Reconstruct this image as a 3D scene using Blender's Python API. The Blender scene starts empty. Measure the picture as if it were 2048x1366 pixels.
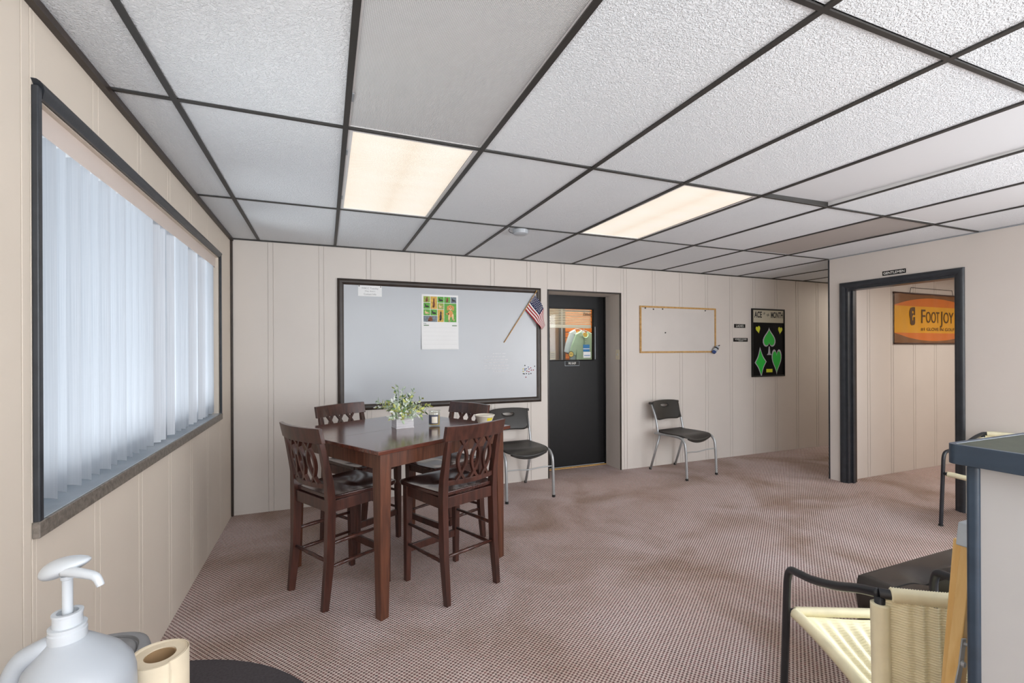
import bpy, bmesh, math, random
from mathutils import Vector, Matrix
from math import sin, cos, pi, radians, sqrt, atan2

SC = bpy.context.scene
COL = SC.collection
random.seed(7)

# ------------------------------------------------------------------ camera
FPX, PPY = 928.77, 701.8          # focal length and principal row in px of a 2048x1366 frame
YAW, ROLL = 0.38199, -0.00457
CAM = Vector((0.7365, -4.4957, 1.3758))
cd = bpy.data.cameras.new('camera')
cam = bpy.data.objects.new('camera', cd)
COL.objects.link(cam)
cd.sensor_fit = 'HORIZONTAL'
cd.sensor_width = 36.0
cd.lens = FPX / 2048.0 * 36.0
cd.shift_y = (PPY - 683.0) / 2048.0
cd.clip_start = 0.02
fw_ = Vector((sin(YAW), cos(YAW), 0)); rt_ = Vector((cos(YAW), -sin(YAW), 0)); up_ = Vector((0, 0, 1))
rr_ = rt_ * cos(ROLL) + up_ * sin(ROLL)
uu_ = up_ * cos(ROLL) - rt_ * sin(ROLL)
Mc = Matrix((( rr_.x, uu_.x, -fw_.x, CAM.x), (rr_.y, uu_.y, -fw_.y, CAM.y), (rr_.z, uu_.z, -fw_.z, CAM.z), (0, 0, 0, 1)))
cam.matrix_world = Mc
SC.camera = cam

# ------------------------------------------------------------------ light and exposure
SC.view_settings.view_transform = 'Standard'
SC.view_settings.look = 'None'
SC.view_settings.gamma = 1.0
SC.view_settings.use_curve_mapping = False
SC.view_settings.exposure = 0.36

wd = bpy.data.worlds.new('sky')
SC.world = wd
wd.use_nodes = True
bg = wd.node_tree.nodes['Background']
bg.inputs[0].default_value = (0.86, 0.94, 1.0, 1)
bg.inputs[1].default_value = 0.43

def area(name, loc, rot, sx, sy, power, col):
    l = bpy.data.lights.new(name, 'AREA')
    l.shape = 'RECTANGLE'; l.size = sx; l.size_y = sy; l.energy = power; l.color = col
    o = bpy.data.objects.new(name, l); COL.objects.link(o)
    o.location = loc; o.rotation_euler = rot
    return o
# daylight at the blind-covered window on the left, then fill lamps added out of view
area('daylight_left_window', (-0.55, -1.64, 1.55), (0, radians(-90), 0), 1.6, 2.7, 4, (0.93, 0.96, 1.0))
area('outside_uplight_fill', (-1.9, -1.64, 0.05), (0, radians(-128), 0), 2.0, 4.2, 130, (1.0, 0.98, 0.95))  # added lamp aimed up through the window to brighten the ceiling
area('rear_fill', (2.7, -9.8, 1.25), (radians(90), 0, 0), 5.2, 2.1, 130, (0.90, 0.96, 1.0))  # unseen fill lamp behind the camera, added to light the room
area('right_fill', (5.6, -5.9, 1.35), (0, radians(90), 0), 1.7, 3.2, 112, (0.90, 0.96, 1.0))  # fill added from the right to brighten the left wall
# more added fill behind and above the camera: two aimed down, one up
area('rear_down_fill', (2.6, -6.7, 2.30), (0, 0, 0), 4.4, 3.4, 78, (0.96, 0.98, 1.0))  # added downward fill for the floor and near walls
area('overhead_fill', (1.5, -5.0, 2.30), (0, 0, 0), 1.2, 0.6, 10, (1.0, 0.96, 0.9))  # unseen lamp added over the camera for the near furniture
area('ceiling_up_fill', (2.6, -7.6, 0.75), (radians(180), 0, 0), 4.4, 3.6, 235, (0.90, 0.96, 1.0))  # added lamp facing up, evens the room by bounce off the ceiling
# lamps in rooms the photograph only glimpses
area('locker_room_lamp', (7.3, -2.7, 2.2), (0, 0, 0), 1.2, 0.8, 26, (1.0, 0.94, 0.86))
area('shop_lamp', (3.7, 0.75, 2.35), (0, 0, 0), 1.2, 0.5, 20, (1.0, 0.90, 0.74))
area('hall_lamp', (8.2, -0.6, 2.29), (0, 0, 0), 0.9, 0.5, 9, (1.0, 0.93, 0.82))

# ------------------------------------------------------------------ material helpers
def lin(c):
    c = c / 255.0
    return c / 12.92 if c <= 0.04045 else ((c + 0.055) / 1.055) ** 2.4
def rgb(r, g, b): return (lin(r), lin(g), lin(b), 1.0)

class NT:
    def __init__(s, name):
        s.m = bpy.data.materials.new(name); s.m.use_nodes = True
        s.t = s.m.node_tree; s.b = s.t.nodes['Principled BSDF']; s.o = s.t.nodes['Material Output']
    def n(s, typ, **kw):
        x = s.t.nodes.new('ShaderNode' + typ)
        for k, v in kw.items():
            if hasattr(x, k): setattr(x, k, v)
            else: x.inputs[k].default_value = v
        return x
    def l(s, a, b): s.t.links.new(a, b)
    def coord(s, scale=(1, 1, 1), rot=(0, 0, 0), kind='Object'):
        c = s.n('TexCoord'); mp = s.n('Mapping')
        mp.inputs['Scale'].default_value = scale; mp.inputs['Rotation'].default_value = rot
        s.l(c.outputs[kind], mp.inputs[0]); return mp.outputs[0]
    def math(s, op, a, b=None):
        x = s.n('Math', operation=op)
        for i, v in enumerate((a, b)):
            if v is None: continue
            if isinstance(v, (int, float)): x.inputs[i].default_value = v
            else: s.l(v, x.inputs[i])
        return x.outputs[0]
    def ramp(s, fac, stops):
        r = s.n('ValToRGB'); e = r.color_ramp.elements
        while len(e) < len(stops): e.new(0.5)
        for i, (p, c) in enumerate(stops): e[i].position = p; e[i].color = c
        s.l(fac, r.inputs[0]); return r.outputs[0]
    def bump(s, h, strength, dist=0.01):
        b = s.n('Bump'); b.inputs['Strength'].default_value = strength; b.inputs['Distance'].default_value = dist
        s.l(h, b.inputs['Height']); s.l(b.outputs[0], s.b.inputs['Normal'])

def paint(name, col, rough=0.5, var=0.06, scale=6.0, metal=0.0, bump=0.0, bscale=60.0, spec=0.5, coat=0.0, stretch=(1, 1, 1)):
    """A surface of one colour with slight mottling and optional fine relief."""
    t = NT(name); c = rgb(*col)
    co = t.coord(stretch)
    nz = t.n('TexNoise'); nz.inputs['Scale'].default_value = scale; nz.inputs['Detail'].default_value = 4
    t.l(co, nz.inputs['Vector'])
    lo = tuple(x * (1 - var) for x in c[:3]) + (1,); hi = tuple(min(1, x * (1 + var)) for x in c[:3]) + (1,)
    t.l(t.ramp(nz.outputs['Fac'], [(0.3, lo), (0.7, hi)]), t.b.inputs['Base Color'])
    t.b.inputs['Roughness'].default_value = rough; t.b.inputs['Metallic'].default_value = metal
    t.b.inputs['Specular IOR Level'].default_value = spec; t.b.inputs['Coat Weight'].default_value = coat
    if bump:
        n2 = t.n('TexNoise'); n2.inputs['Scale'].default_value = bscale; n2.inputs['Detail'].default_value = 3
        t.l(co, n2.inputs['Vector']); t.bump(n2.outputs['Fac'], bump, 0.004)
    return t.m

def wood(name, dark, light, stretch, rough=0.3, scale=9.0, coat=0.3):
    t = NT(name); co = t.coord(stretch)
    nz = t.n('TexNoise'); nz.inputs['Scale'].default_value = scale; nz.inputs['Detail'].default_value = 6; nz.inputs['Distortion'].default_value = 0.43
    t.l(co, nz.inputs['Vector'])
    t.l(t.ramp(nz.outputs['Fac'], [(0.3, rgb(*dark)), (0.68, rgb(*light))]), t.b.inputs['Base Color'])
    t.b.inputs['Roughness'].default_value = rough; t.b.inputs['Coat Weight'].default_value = coat; t.b.inputs['Coat Roughness'].default_value = 0.15
    t.bump(nz.outputs['Fac'], 0.06, 0.002)
    return t.m

def carpet():
    t = NT('carpet_loop'); tc = t.coord((1, 1, 1), (0, 0, radians(8)))
    sp = t.n('SeparateXYZ'); t.l(tc, sp.inputs[0])
    k = 2 * pi / 0.021
    wob = t.n('TexNoise'); wob.inputs['Scale'].default_value = 90; t.l(tc, wob.inputs['Vector'])
    wv = t.math('MULTIPLY', wob.outputs['Fac'], 1.4)
    a = t.math('SINE', t.math('ADD', t.math('MULTIPLY', sp.outputs[0], k), wv))
    b = t.math('SINE', t.math('ADD', t.math('MULTIPLY', sp.outputs[1], k), wv))
    p = t.math('ADD', t.math('MULTIPLY', t.math('MULTIPLY', a, b), 0.5), 0.5)
    n1 = t.n('TexNoise'); n1.inputs['Scale'].default_value = 1.3; n1.inputs['Detail'].default_value = 5; t.l(tc, n1.inputs['Vector'])
    n2 = t.n('TexNoise'); n2.inputs['Scale'].default_value = 55; n2.inputs['Detail'].default_value = 2; t.l(tc, n2.inputs['Vector'])
    darkc = t.ramp(n2.outputs['Fac'], [(0.35, rgb(98, 82, 80)), (0.5, rgb(120, 94, 91)), (0.68, rgb(134, 92, 92))])
    lightc = t.ramp(n1.outputs['Fac'], [(0.3, rgb(204, 184, 174)), (0.7, rgb(220, 206, 202))])
    mx = t.n('MixRGB'); t.l(t.ramp(p, [(0.30, (0, 0, 0, 1)), (0.62, (1, 1, 1, 1))]), mx.inputs[0]); t.l(darkc, mx.inputs[1]); t.l(lightc, mx.inputs[2])
    st = t.n('MixRGB', blend_type='MULTIPLY'); st.inputs[0].default_value = 1
    n3 = t.n('TexNoise'); n3.inputs['Scale'].default_value = 1.5; n3.inputs['Detail'].default_value = 4; n3.inputs['Distortion'].default_value = 0.8; t.l(tc, n3.inputs['Vector'])
    t.l(mx.outputs[0], st.inputs[1]); t.l(t.ramp(n3.outputs['Fac'], [(0.34, (0.76, 0.70, 0.63, 1)), (0.58, (1.05, 1.05, 1.06, 1))]), st.inputs[2])
    t.l(st.outputs[0], t.b.inputs['Base Color'])
    t.b.inputs['Roughness'].default_value = 0.95; t.b.inputs['Specular IOR Level'].default_value = 0.1
    t.bump(p, 0.5, 0.004)
    return t.m

def ceil_tile_mat():
    t = NT('ceiling_tile_relief'); co = t.coord()
    n1 = t.n('TexNoise'); n1.inputs['Scale'].default_value = 105; n1.inputs['Detail'].default_value = 2; n1.inputs['Distortion'].default_value = 1.2
    t.l(co, n1.inputs['Vector'])
    h = t.ramp(n1.outputs['Fac'], [(0.42, (0, 0, 0, 1)), (0.6, (1, 1, 1, 1))])
    n2 = t.n('TexNoise'); n2.inputs['Scale'].default_value = 0.9; t.l(co, n2.inputs['Vector'])
    t.l(t.ramp(n2.outputs['Fac'], [(0.3, rgb(236, 241, 246)), (0.7, rgb(243, 247, 251))]), t.b.inputs['Base Color'])
    t.b.inputs['Roughness'].default_value = 0.85
    t.bump(h, 0.75, 0.004)
    return t.m

def lens_mat(name, col, rough=0.35, fine=True, emit=None):
    t = NT(name); co = t.coord()
    sp = t.n('SeparateXYZ'); t.l(co, sp.inputs[0]); k = 2 * pi / 0.0095
    a = t.math('SINE', t.math('MULTIPLY', t.math('ADD', sp.outputs[0], sp.outputs[1]), k)); b = t.math('SINE', t.math('MULTIPLY', t.math('SUBTRACT', sp.outputs[0], sp.outputs[1]), k))
    p = t.math('MULTIPLY', a, b)
    if fine:
        q = t.math('ADD', t.math('MULTIPLY', p, 0.5), 0.5)
        d = tuple(x * 0.5 for x in rgb(*col)[:3]) + (1,)
        t.l(t.ramp(q, [(0.1, d), (0.6, rgb(*col))]), t.b.inputs['Base Color'])
        t.bump(p, 0.5, 0.003)
    else:
        t.b.inputs['Base Color'].default_value = rgb(*col)
    t.b.inputs['Roughness'].default_value = rough
    if emit:
        # two warm tubes behind the lens show as brighter bands along its length
        w = t.math('ABSOLUTE', t.math('SINE', t.math('MULTIPLY', t.math('ADD', sp.outputs[0], 0.305), pi / 0.305)))
        nz = t.n('TexNoise'); nz.inputs['Scale'].default_value = 3.0; nz.inputs['Detail'].default_value = 4
        cs = t.coord((0.6, 2.5, 1)); t.l(cs, nz.inputs['Vector'])
        e = t.math('ADD', t.math('MULTIPLY', w, 0.16), t.math('MULTIPLY', nz.outputs['Fac'], 0.25))
        t.l(t.ramp(e, [(0.05, rgb(238, 222, 202)), (0.2, rgb(248, 237, 222)), (0.33, rgb(252, 245, 234))]), t.b.inputs['Emission Color'])
        t.b.inputs['Emission Strength'].default_value = emit
        t.b.inputs['Base Color'].default_value = rgb(160, 150, 135)
        for l in list(t.t.links):
            if l.to_socket == t.b.inputs['Base Color']: t.t.links.remove(l)
    return t.m

def vane_mat():
    t = NT('vane_vinyl')
    co = t.coord((1, 60, 0.4)); nz = t.n('TexNoise'); nz.inputs['Scale'].default_value = 6; t.l(co, nz.inputs['Vector'])
    c = t.ramp(nz.outputs['Fac'], [(0.3, rgb(198, 201, 207)), (0.7, rgb(214, 216, 221))])
    df = t.n('BsdfDiffuse'); tr = t.n('BsdfTranslucent'); mx = t.n('MixShader'); mx.inputs[0].default_value = 0.15
    t.l(c, df.inputs[0]); t.l(c, tr.inputs[0]); t.l(df.outputs[0], mx.inputs[1]); t.l(tr.outputs[0], mx.inputs[2])
    t.l(mx.outputs[0], t.o.inputs[0])
    return t.m

def clear_glass(name, tint=(1, 1, 1, 1), refl=0.06):
    t = NT(name)
    tr = t.n('BsdfTransparent'); tr.inputs[0].default_value = tint
    gl = t.n('BsdfGlossy'); gl.inputs['Roughness'].default_value = 0.03
    mx = t.n('MixShader'); mx.inputs[0].default_value = refl
    t.l(tr.outputs[0], mx.inputs[1]); t.l(gl.outputs[0], mx.inputs[2]); t.l(mx.outputs[0], t.o.inputs[0])
    return t.m

M = {}
M['wall'] = paint('wall_cream_paint', (218, 210, 203), 0.55, 0.025, 2.0, bump=0.05, bscale=160)
M['wall_warm'] = paint('wall_warm_cream_paint', (220, 208, 194), 0.5, 0.03, 2.0, bump=0.05, bscale=160)
M['carpet'] = carpet()
M['tile'] = ceil_tile_mat()
M['grid'] = paint('ceiling_grid_black', (52, 50, 48), 0.5, 0.12, 8)
M['lens'] = lens_mat('prismatic_lens', (226, 227, 228))
M['lens_dark'] = lens_mat('smoked_lens', (206, 199, 195), 0.35)
M['lens_plain'] = lens_mat('plain_white_panel', (228, 231, 235), 0.45, False)
M['lens_lit'] = lens_mat('lit_lens', (245, 235, 215), 0.35, True, 0.66)
M['white_metal'] = paint('white_enamel', (225, 225, 225), 0.35, 0.02)
M['black_trim'] = paint('black_painted_trim', (46, 49, 54), 0.36, 0.22, 14, bump=0.08, bscale=90)
M['brown_trim'] = paint('brown_black_trim', (52, 42, 36), 0.4, 0.25, 14, bump=0.1, bscale=60)
M['sill'] = paint('weathered_grey_sill', (116, 108, 100), 0.42, 0.4, 55, bump=0.35, bscale=120)
M['sill_top'] = paint('grey_painted_sill_top', (160, 168, 176), 0.22, 0.08, 9)
M['valance'] = paint('blind_valance_vinyl', (222, 208, 200), 0.4, 0.02)
M['vane'] = vane_mat()
M['window_glass'] = clear_glass('window_glass', (0.93, 0.97, 1, 1))
M['glass'] = clear_glass('clear_glass', (0.96, 0.98, 0.97, 1), 0.1)
M['door_glass'] = clear_glass('door_glass', (0.97, 0.98, 0.97, 1), 0.025)
M['alu'] = paint('window_aluminium', (170, 176, 182), 0.4, 0.04, metal=0.6)
M['table'] = wood('cherry_table_top', (74, 36, 27), (100, 52, 37), (1.2, 14, 6), 0.17, 4, 0.6)
M['table_leg'] = wood('cherry_table_leg', (68, 38, 27), (104, 62, 43), (14, 14, 1.2), 0.32, 4, 0.2)
M['chairwood'] = wood('dark_cherry_chair', (50, 28, 23), (82, 47, 38), (10, 10, 1.2), 0.3, 4, 0.3)
M['seatwood'] = wood('dark_cherry_seat', (50, 29, 26), (74, 42, 36), (12, 1.5, 6), 0.2, 4, 0.5)
M['plastic'] = paint('black_moulded_plastic', (46, 43, 40), 0.42, 0.06, bump=0.06, bscale=400)
M['silver'] = paint('silver_powdercoat_tube', (176, 178, 180), 0.35, 0.04, metal=0.55)
M['rubber'] = paint('black_rubber', (30, 30, 30), 0.7, 0.05)
M['tube'] = paint('black_enamel_tube', (36, 38, 43), 0.33, 0.12, 20)
M['cord'] = paint('cream_vinyl_cord', (248, 240, 206), 0.42, 0.06, 18)
M['leather'] = paint('black_faux_leather', (56, 50, 46), 0.38, 0.1, 6, bump=0.1, bscale=300)
M['olive'] = paint('olive_dark_vinyl', (74, 72, 60), 0.5, 0.1)
M['whiteboard'] = paint('whiteboard_melamine', (187, 190, 195), 0.26, 0.015, 3)
M['board_grey'] = paint('worn_whiteboard', (214, 208, 203), 0.35, 0.03, 4)
M['oak'] = wood('oak_frame', (176, 132, 72), (208, 164, 98), (8, 2, 8), 0.4, 5, 0.1)
M['paper'] = paint('white_paper', (240, 240, 240), 0.7, 0.01)
M['print'] = paint('black_print', (25, 25, 27), 0.6, 0.02)
M['grey_print'] = paint('faded_grey_print', (150, 150, 152), 0.7, 0.02)
M['faint_print'] = paint('wiped_marker_print', (205, 204, 206), 0.5, 0.02)
M['white_print'] = paint('white_print', (236, 234, 228), 0.6, 0.02)
M['sign_black'] = paint('black_engraved_plastic', (20, 19, 19), 0.4, 0.03, spec=0.3)
M['black_card'] = paint('black_card', (8, 8, 12), 0.7, 0.2, spec=0.15)
M['green'] = paint('neon_green_card', (16, 196, 60), 0.5, 0.06)
M['silver_card'] = paint('silver_edge_card', (188, 190, 196), 0.4, 0.03)
M['neon_yellow'] = paint('neon_yellow_card', (216, 222, 40), 0.5, 0.06)
M['beige_card'] = paint('beige_card', (196, 190, 170), 0.6, 0.03)
M['door_black'] = paint('black_door_laminate', (15, 15, 17), 0.42, 0.15, 30, bump=0.05, bscale=200, spec=0.35)
M['red'] = paint('red_cloth', (164, 22, 38), 0.8, 0.05)
M['blue'] = paint('navy_cloth', (28, 34, 78), 0.8, 0.05)
M['white_cloth'] = paint('white_cloth', (236, 232, 230), 0.7, 0.02)
M['dowel'] = wood('dowel_wood', (196, 150, 92), (222, 178, 120), (8, 8, 2), 0.5, 5, 0)
M['white_plastic'] = paint('white_plastic', (180, 185, 191), 0.28, 0.01)
M['jug'] = paint('white_jug_plastic', (158, 163, 170), 0.35, 0.015)
M['kraft'] = paint('kraft_paper', (200, 186, 163), 0.7, 0.06, 22, bump=0.15, bscale=50)
M['kraft_in'] = paint('cardboard_core', (140, 112, 80), 0.8, 0.08)
M['felt'] = paint('charcoal_felt', (62, 58, 60), 0.95, 0.16, 180, bump=0.3, bscale=300, spec=0.1)
M['bin'] = paint('grey_bin_plastic', (132, 132, 134), 0.45, 0.06, 30)
M['bin_gap_shade'] = paint('bin_lid_gap_shade', (62, 62, 64), 0.45, 0.06, 30)
M['laminate'] = paint('olive_grey_laminate', (66, 70, 60), 0.55, 0.12, 90, spec=0.25)
M['ctr_edge'] = paint('blue_black_painted_edge', (52, 66, 82), 0.34, 0.25, 18, bump=0.15, bscale=60, stretch=(1, 0.3, 1))
M['ctr_panel'] = paint('counter_cream_panel', (186, 187, 189), 0.5, 0.02)
M['pine'] = wood('varnished_pine', (232, 184, 108), (246, 208, 140), (10, 10, 1), 0.35, 4, 0.3)
M['zinc'] = paint('zinc_plate', (196, 205, 212), 0.4, 0.08, 20, metal=0.2)
M['steel'] = paint('steel_bracket', (176, 178, 180), 0.35, 0.06, 20, metal=0.35)
M['leaf_a'] = paint('leaf_sage', (186, 204, 176), 0.6, 0.15, 30)
M['leaf_b'] = paint('leaf_yellow_green', (190, 194, 112), 0.6, 0.15, 30)
M['leaf_c'] = paint('leaf_frosted', (232, 236, 228), 0.6, 0.08, 30)
M['leaf_d'] = paint('leaf_deep_green', (110, 142, 96), 0.6, 0.15, 30)
M['whitewash'] = wood('whitewashed_wood', (200, 196, 202), (232, 230, 232), (2, 2, 16), 0.6, 6, 0)
M['wax'] = paint('candle_wax', (214, 180, 106), 0.5, 0.06)
M['label'] = paint('candle_label', (236, 228, 214), 0.6, 0.03)
M['slate'] = paint('slate_print', (84, 88, 104), 0.6, 0.1)
M['bowl'] = paint('cream_paper_bowl', (234, 228, 214), 0.45, 0.04)
M['orange'] = wood('orange_slat_wood', (196, 104, 36), (224, 134, 54), (2, 8, 8), 0.45, 4, 0.1)
M['brown_panel'] = paint('brown_door_panel', (112, 84, 54), 0.5, 0.1)
M['dark_brown'] = paint('dark_brown_edge', (52, 42, 32), 0.5, 0.1)
M['mint'] = paint('mint_polo_cloth', (172, 208, 186), 0.8, 0.05, 12)
M['pale_blue'] = paint('pale_blue_polo_cloth', (204, 218, 230), 0.8, 0.05, 12)
M['sky_blue'] = paint('blue_leaflet', (40, 120, 176), 0.5, 0.08)
M['gold'] = paint('gold_sticker', (206, 176, 74), 0.4, 0.08)
M['blind_slat'] = paint('cream_mini_blind', (232, 220, 196), 0.5, 0.02)
M['banner_gold'] = paint('banner_amber', (214, 152, 30), 0.35, 0.06, 3)
M['banner_orange'] = paint('banner_orange', (206, 112, 40), 0.35, 0.06, 3)
M['banner_brown'] = paint('banner_brown', (124, 84, 50), 0.35, 0.08, 3)
M['banner_text'] = paint('banner_dark_print', (84, 56, 26), 0.5, 0.04)
M['rod'] = paint('banner_rod_brown', (74, 46, 34), 0.4, 0.06)
M['photo_green'] = paint('photo_grass', (92, 164, 54), 0.5, 0.25, 60)
M['photo_olive'] = paint('photo_meadow', (150, 168, 70), 0.5, 0.25, 60)
M['photo_straw'] = paint('photo_straw', (206, 166, 66), 0.5, 0.3, 50)
M['photo_grey'] = paint('photo_blue_grey', (110, 124, 132), 0.5, 0.35, 60)
M['dog_gold'] = paint('photo_golden_fur', (214, 152, 84), 0.6, 0.2, 80)
M['dog_cream'] = paint('photo_cream_fur', (236, 200, 152), 0.6, 0.15, 80)
M['dog_dark'] = paint('photo_dark_fur', (48, 40, 42), 0.6, 0.3, 80)
M['dog_brown'] = paint('photo_brown_fur', (132, 74, 44), 0.6, 0.25, 80)
M['switch'] = paint('ivory_switch', (232, 222, 198), 0.35, 0.02)
M['tan'] = paint('tan_carpet_base', (160, 130, 100), 0.9, 0.05)
M['yellow'] = paint('yellow_plastic', (226, 208, 60), 0.4, 0.04)
M['bright_blue'] = paint('blue_plastic', (40, 70, 130), 0.4, 0.04)
M['grass_print'] = paint('calendar_green_bar', (96, 128, 90), 0.6, 0.04)

# ------------------------------------------------------------------ mesh helpers
class MB:
    """Collects simple solids and links them as one mesh object."""
    def __init__(s): s.v = []; s.f = []; s.mi = []; s.cur = 0
    def add(s, vs, fs):
        k = len(s.v); s.v += [Vector(v) for v in vs]
        for f in fs: s.f.append([i + k for i in f]); s.mi.append(s.cur)
        return s
    def box(s, x0, x1, y0, y1, z0, z1):
        return s.add([(x0, y0, z0), (x1, y0, z0), (x1, y1, z0), (x0, y1, z0), (x0, y0, z1), (x1, y0, z1), (x1, y1, z1), (x0, y1, z1)],
                     [(3, 2, 1, 0), (4, 5, 6, 7), (0, 1, 5, 4), (1, 2, 6, 5), (2, 3, 7, 6), (3, 0, 4, 7)])
    def bar(s, p, q, w0, d0, w1=None, d1=None, side=(1, 0, 0)):
        """A rectangular bar from p to q; w along `side`, d across."""
        p = Vector(p); q = Vector(q); a = (q - p).normalized(); sd = Vector(side); sd = (sd - a * sd.dot(a)).normalized(); u = a.cross(sd)
        w1 = w0 if w1 is None else w1; d1 = d0 if d1 is None else d1
        vs = []
        for c, w, d in ((p, w0, d0), (q, w1, d1)):
            for i, j in ((-1, -1), (1, -1), (1, 1), (-1, 1)): vs.append(c + sd * (i * w / 2) + u * (j * d / 2))
        return s.add(vs, [(3, 2, 1, 0), (4, 5, 6, 7), (0, 1, 5, 4), (1, 2, 6, 5), (2, 3, 7, 6), (3, 0, 4, 7)])
    def strip(s, pts, w, d, side=(1, 0, 0)):
        """A rectangular section swept along pts (constant side direction)."""
        pts = [Vector(p) for p in pts]; sd = Vector(side).normalized(); vs = []; n = len(pts)
        for i, p in enumerate(pts):
            a = (pts[min(i + 1, n - 1)] - pts[max(i - 1, 0)]).normalized(); s2 = (sd - a * sd.dot(a)).normalized(); u = a.cross(s2)
            ww = w[i] if isinstance(w, (list, tuple)) else w; dd = d[i] if isinstance(d, (list, tuple)) else d
            for x, y in ((-1, -1), (1, -1), (1, 1), (-1, 1)): vs.append(p + s2 * (x * ww / 2) + u * (y * dd / 2))
        fs = [(3, 2, 1, 0), tuple(4 * (n - 1) + k for k in (0, 1, 2, 3))]
        for i in range(n - 1):
            for k in range(4): fs.append((4 * i + k, 4 * i + (k + 1) % 4, 4 * i + 4 + (k + 1) % 4, 4 * i + 4 + k))
        return s.add(vs, fs)
    def tube(s, pts, r, n=10, closed=False):
        pts = [Vector(p) for p in pts]; m = len(pts); vs = []; prev = None
        for i, p in enumerate(pts):
            a = (pts[(i + 1) % m if closed else min(i + 1, m - 1)] - pts[i - 1 if (closed or i) else 0]).normalized()
            if prev is None:
                ref = Vector((0, 0, 1)) if abs(a.z) < 0.9 else Vector((1, 0, 0)); u = a.cross(ref).normalized()
            else: u = (prev - a * prev.dot(a)).normalized()
            prev = u; w = a.cross(u); rr = r[i] if isinstance(r, (list, tuple)) else r
            for k in range(n): vs.append(p + u * (rr * cos(2 * pi * k / n)) + w * (rr * sin(2 * pi * k / n)))
        fs = []
        for i in range(m if closed else m - 1):
            j = (i + 1) % m
            for k in range(n): fs.append((i * n + k, i * n + (k + 1) % n, j * n + (k + 1) % n, j * n + k))
        if not closed: fs += [tuple(range(n))[::-1], tuple((m - 1) * n + k for k in range(n))]
        return s.add(vs, fs)
    def lathe(s, prof, n=24, c=(0, 0, 0), axis='z', sq=None):
        vs = []; m = len(prof); c = Vector(c)
        for r, z in prof:
            for k in range(n):
                t = 2 * pi * k / n; x, y = cos(t), sin(t)
                if sq:  # superellipse plan
                    x, y = (abs(x) ** sq) * (1 if x >= 0 else -1), (abs(y) ** sq) * (1 if y >= 0 else -1)
                v = (r * x, r * y, z) if axis == 'z' else ((z, r * x, r * y) if axis == 'x' else (r * x, z, r * y))
                vs.append(c + Vector(v))
        fs = []
        for i in range(m - 1):
            for k in range(n): fs.append((i * n + k, i * n + (k + 1) % n, (i + 1) * n + (k + 1) % n, (i + 1) * n + k))
        if prof[0][0] > 1e-6: fs.append(tuple(range(n))[::-1])
        if prof[-1][0] > 1e-6: fs.append(tuple((m - 1) * n + k for k in range(n)))
        return s.add(vs, fs)
    def grid(s, fn, nu, nv):
        vs = [fn(i / nu, j / nv) for j in range(nv + 1) for i in range(nu + 1)]
        fs = [(j * (nu + 1) + i, j * (nu + 1) + i + 1, (j + 1) * (nu + 1) + i + 1, (j + 1) * (nu + 1) + i) for j in range(nv) for i in range(nu)]
        return s.add(vs, fs)
    def prism(s, poly, fn, d0, d1):
        """2D polygon pushed from depth d0 to d1; fn(u, v, d) gives the point."""
        n = len(poly); vs = [fn(u, v, d0) for u, v in poly] + [fn(u, v, d1) for u, v in poly]
        return s.add(vs, [tuple(range(n))[::-1], tuple(range(n, 2 * n))] + [(k, (k + 1) % n, n + (k + 1) % n, n + k) for k in range(n)])
    def ring(s, inner, outer, fn, R=6):
        """Panel with a hole: vertices interpolated from the inner to the outer outline."""
        n = len(inner); vs = []
        for j in range(R + 1):
            t = j / R
            for k in range(n): vs.append(fn(inner[k][0] * (1 - t) + outer[k][0] * t, inner[k][1] * (1 - t) + outer[k][1] * t))
        fs = [(j * n + k, j * n + (k + 1) % n, (j + 1) * n + (k + 1) % n, (j + 1) * n + k) for j in range(R) for k in range(n)]
        return s.add(vs, fs)
    def mesh(s, name, mats, smooth=False):
        me = bpy.data.meshes.new(name)
        me.from_pydata([tuple(v) for v in s.v], [], s.f)
        bm = bmesh.new(); bm.from_mesh(me); bmesh.ops.remove_doubles(bm, verts=bm.verts, dist=1e-6); bmesh.ops.recalc_face_normals(bm, faces=bm.faces)
        mi = s.mi
        bm.to_mesh(me); bm.free()
        for m in (mats if isinstance(mats, (list, tuple)) else [mats]): me.materials.append(m)
        if len(me.polygons) == len(mi):
            me.polygons.foreach_set('material_index', mi)
        if smooth: me.polygons.foreach_set('use_smooth', [True] * len(me.polygons))
        me.update()
        return me
    def build(s, name, mats, parent=None, bevel=0.0, smooth=False, seg=2, solid=0.0, sub=0, auto=None):
        o = bpy.data.objects.new(name, s.mesh(name, mats, smooth or bool(bevel) or auto is not None))
        COL.objects.link(o)
        if parent: o.parent = parent
        if solid:
            m = o.modifiers.new('solid', 'SOLIDIFY'); m.thickness = solid; m.offset = 0
        if sub:
            m = o.modifiers.new('sub', 'SUBSURF'); m.levels = sub; m.render_levels = sub
        if bevel:
            m = o.modifiers.new('bevel', 'BEVEL'); m.width = bevel; m.segments = seg; m.limit_method = 'ANGLE'; m.angle_limit = radians(40); m.harden_normals = True
        elif auto is not None:
            sharp_edges(o.data, auto)
        return o

def sharp_edges(me, deg):
    bm = bmesh.new(); bm.from_mesh(me)
    for e in bm.edges:
        if len(e.link_faces) == 2 and e.calc_face_angle(0) > radians(deg): e.smooth = False
    bm.to_mesh(me); bm.free()

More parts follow.
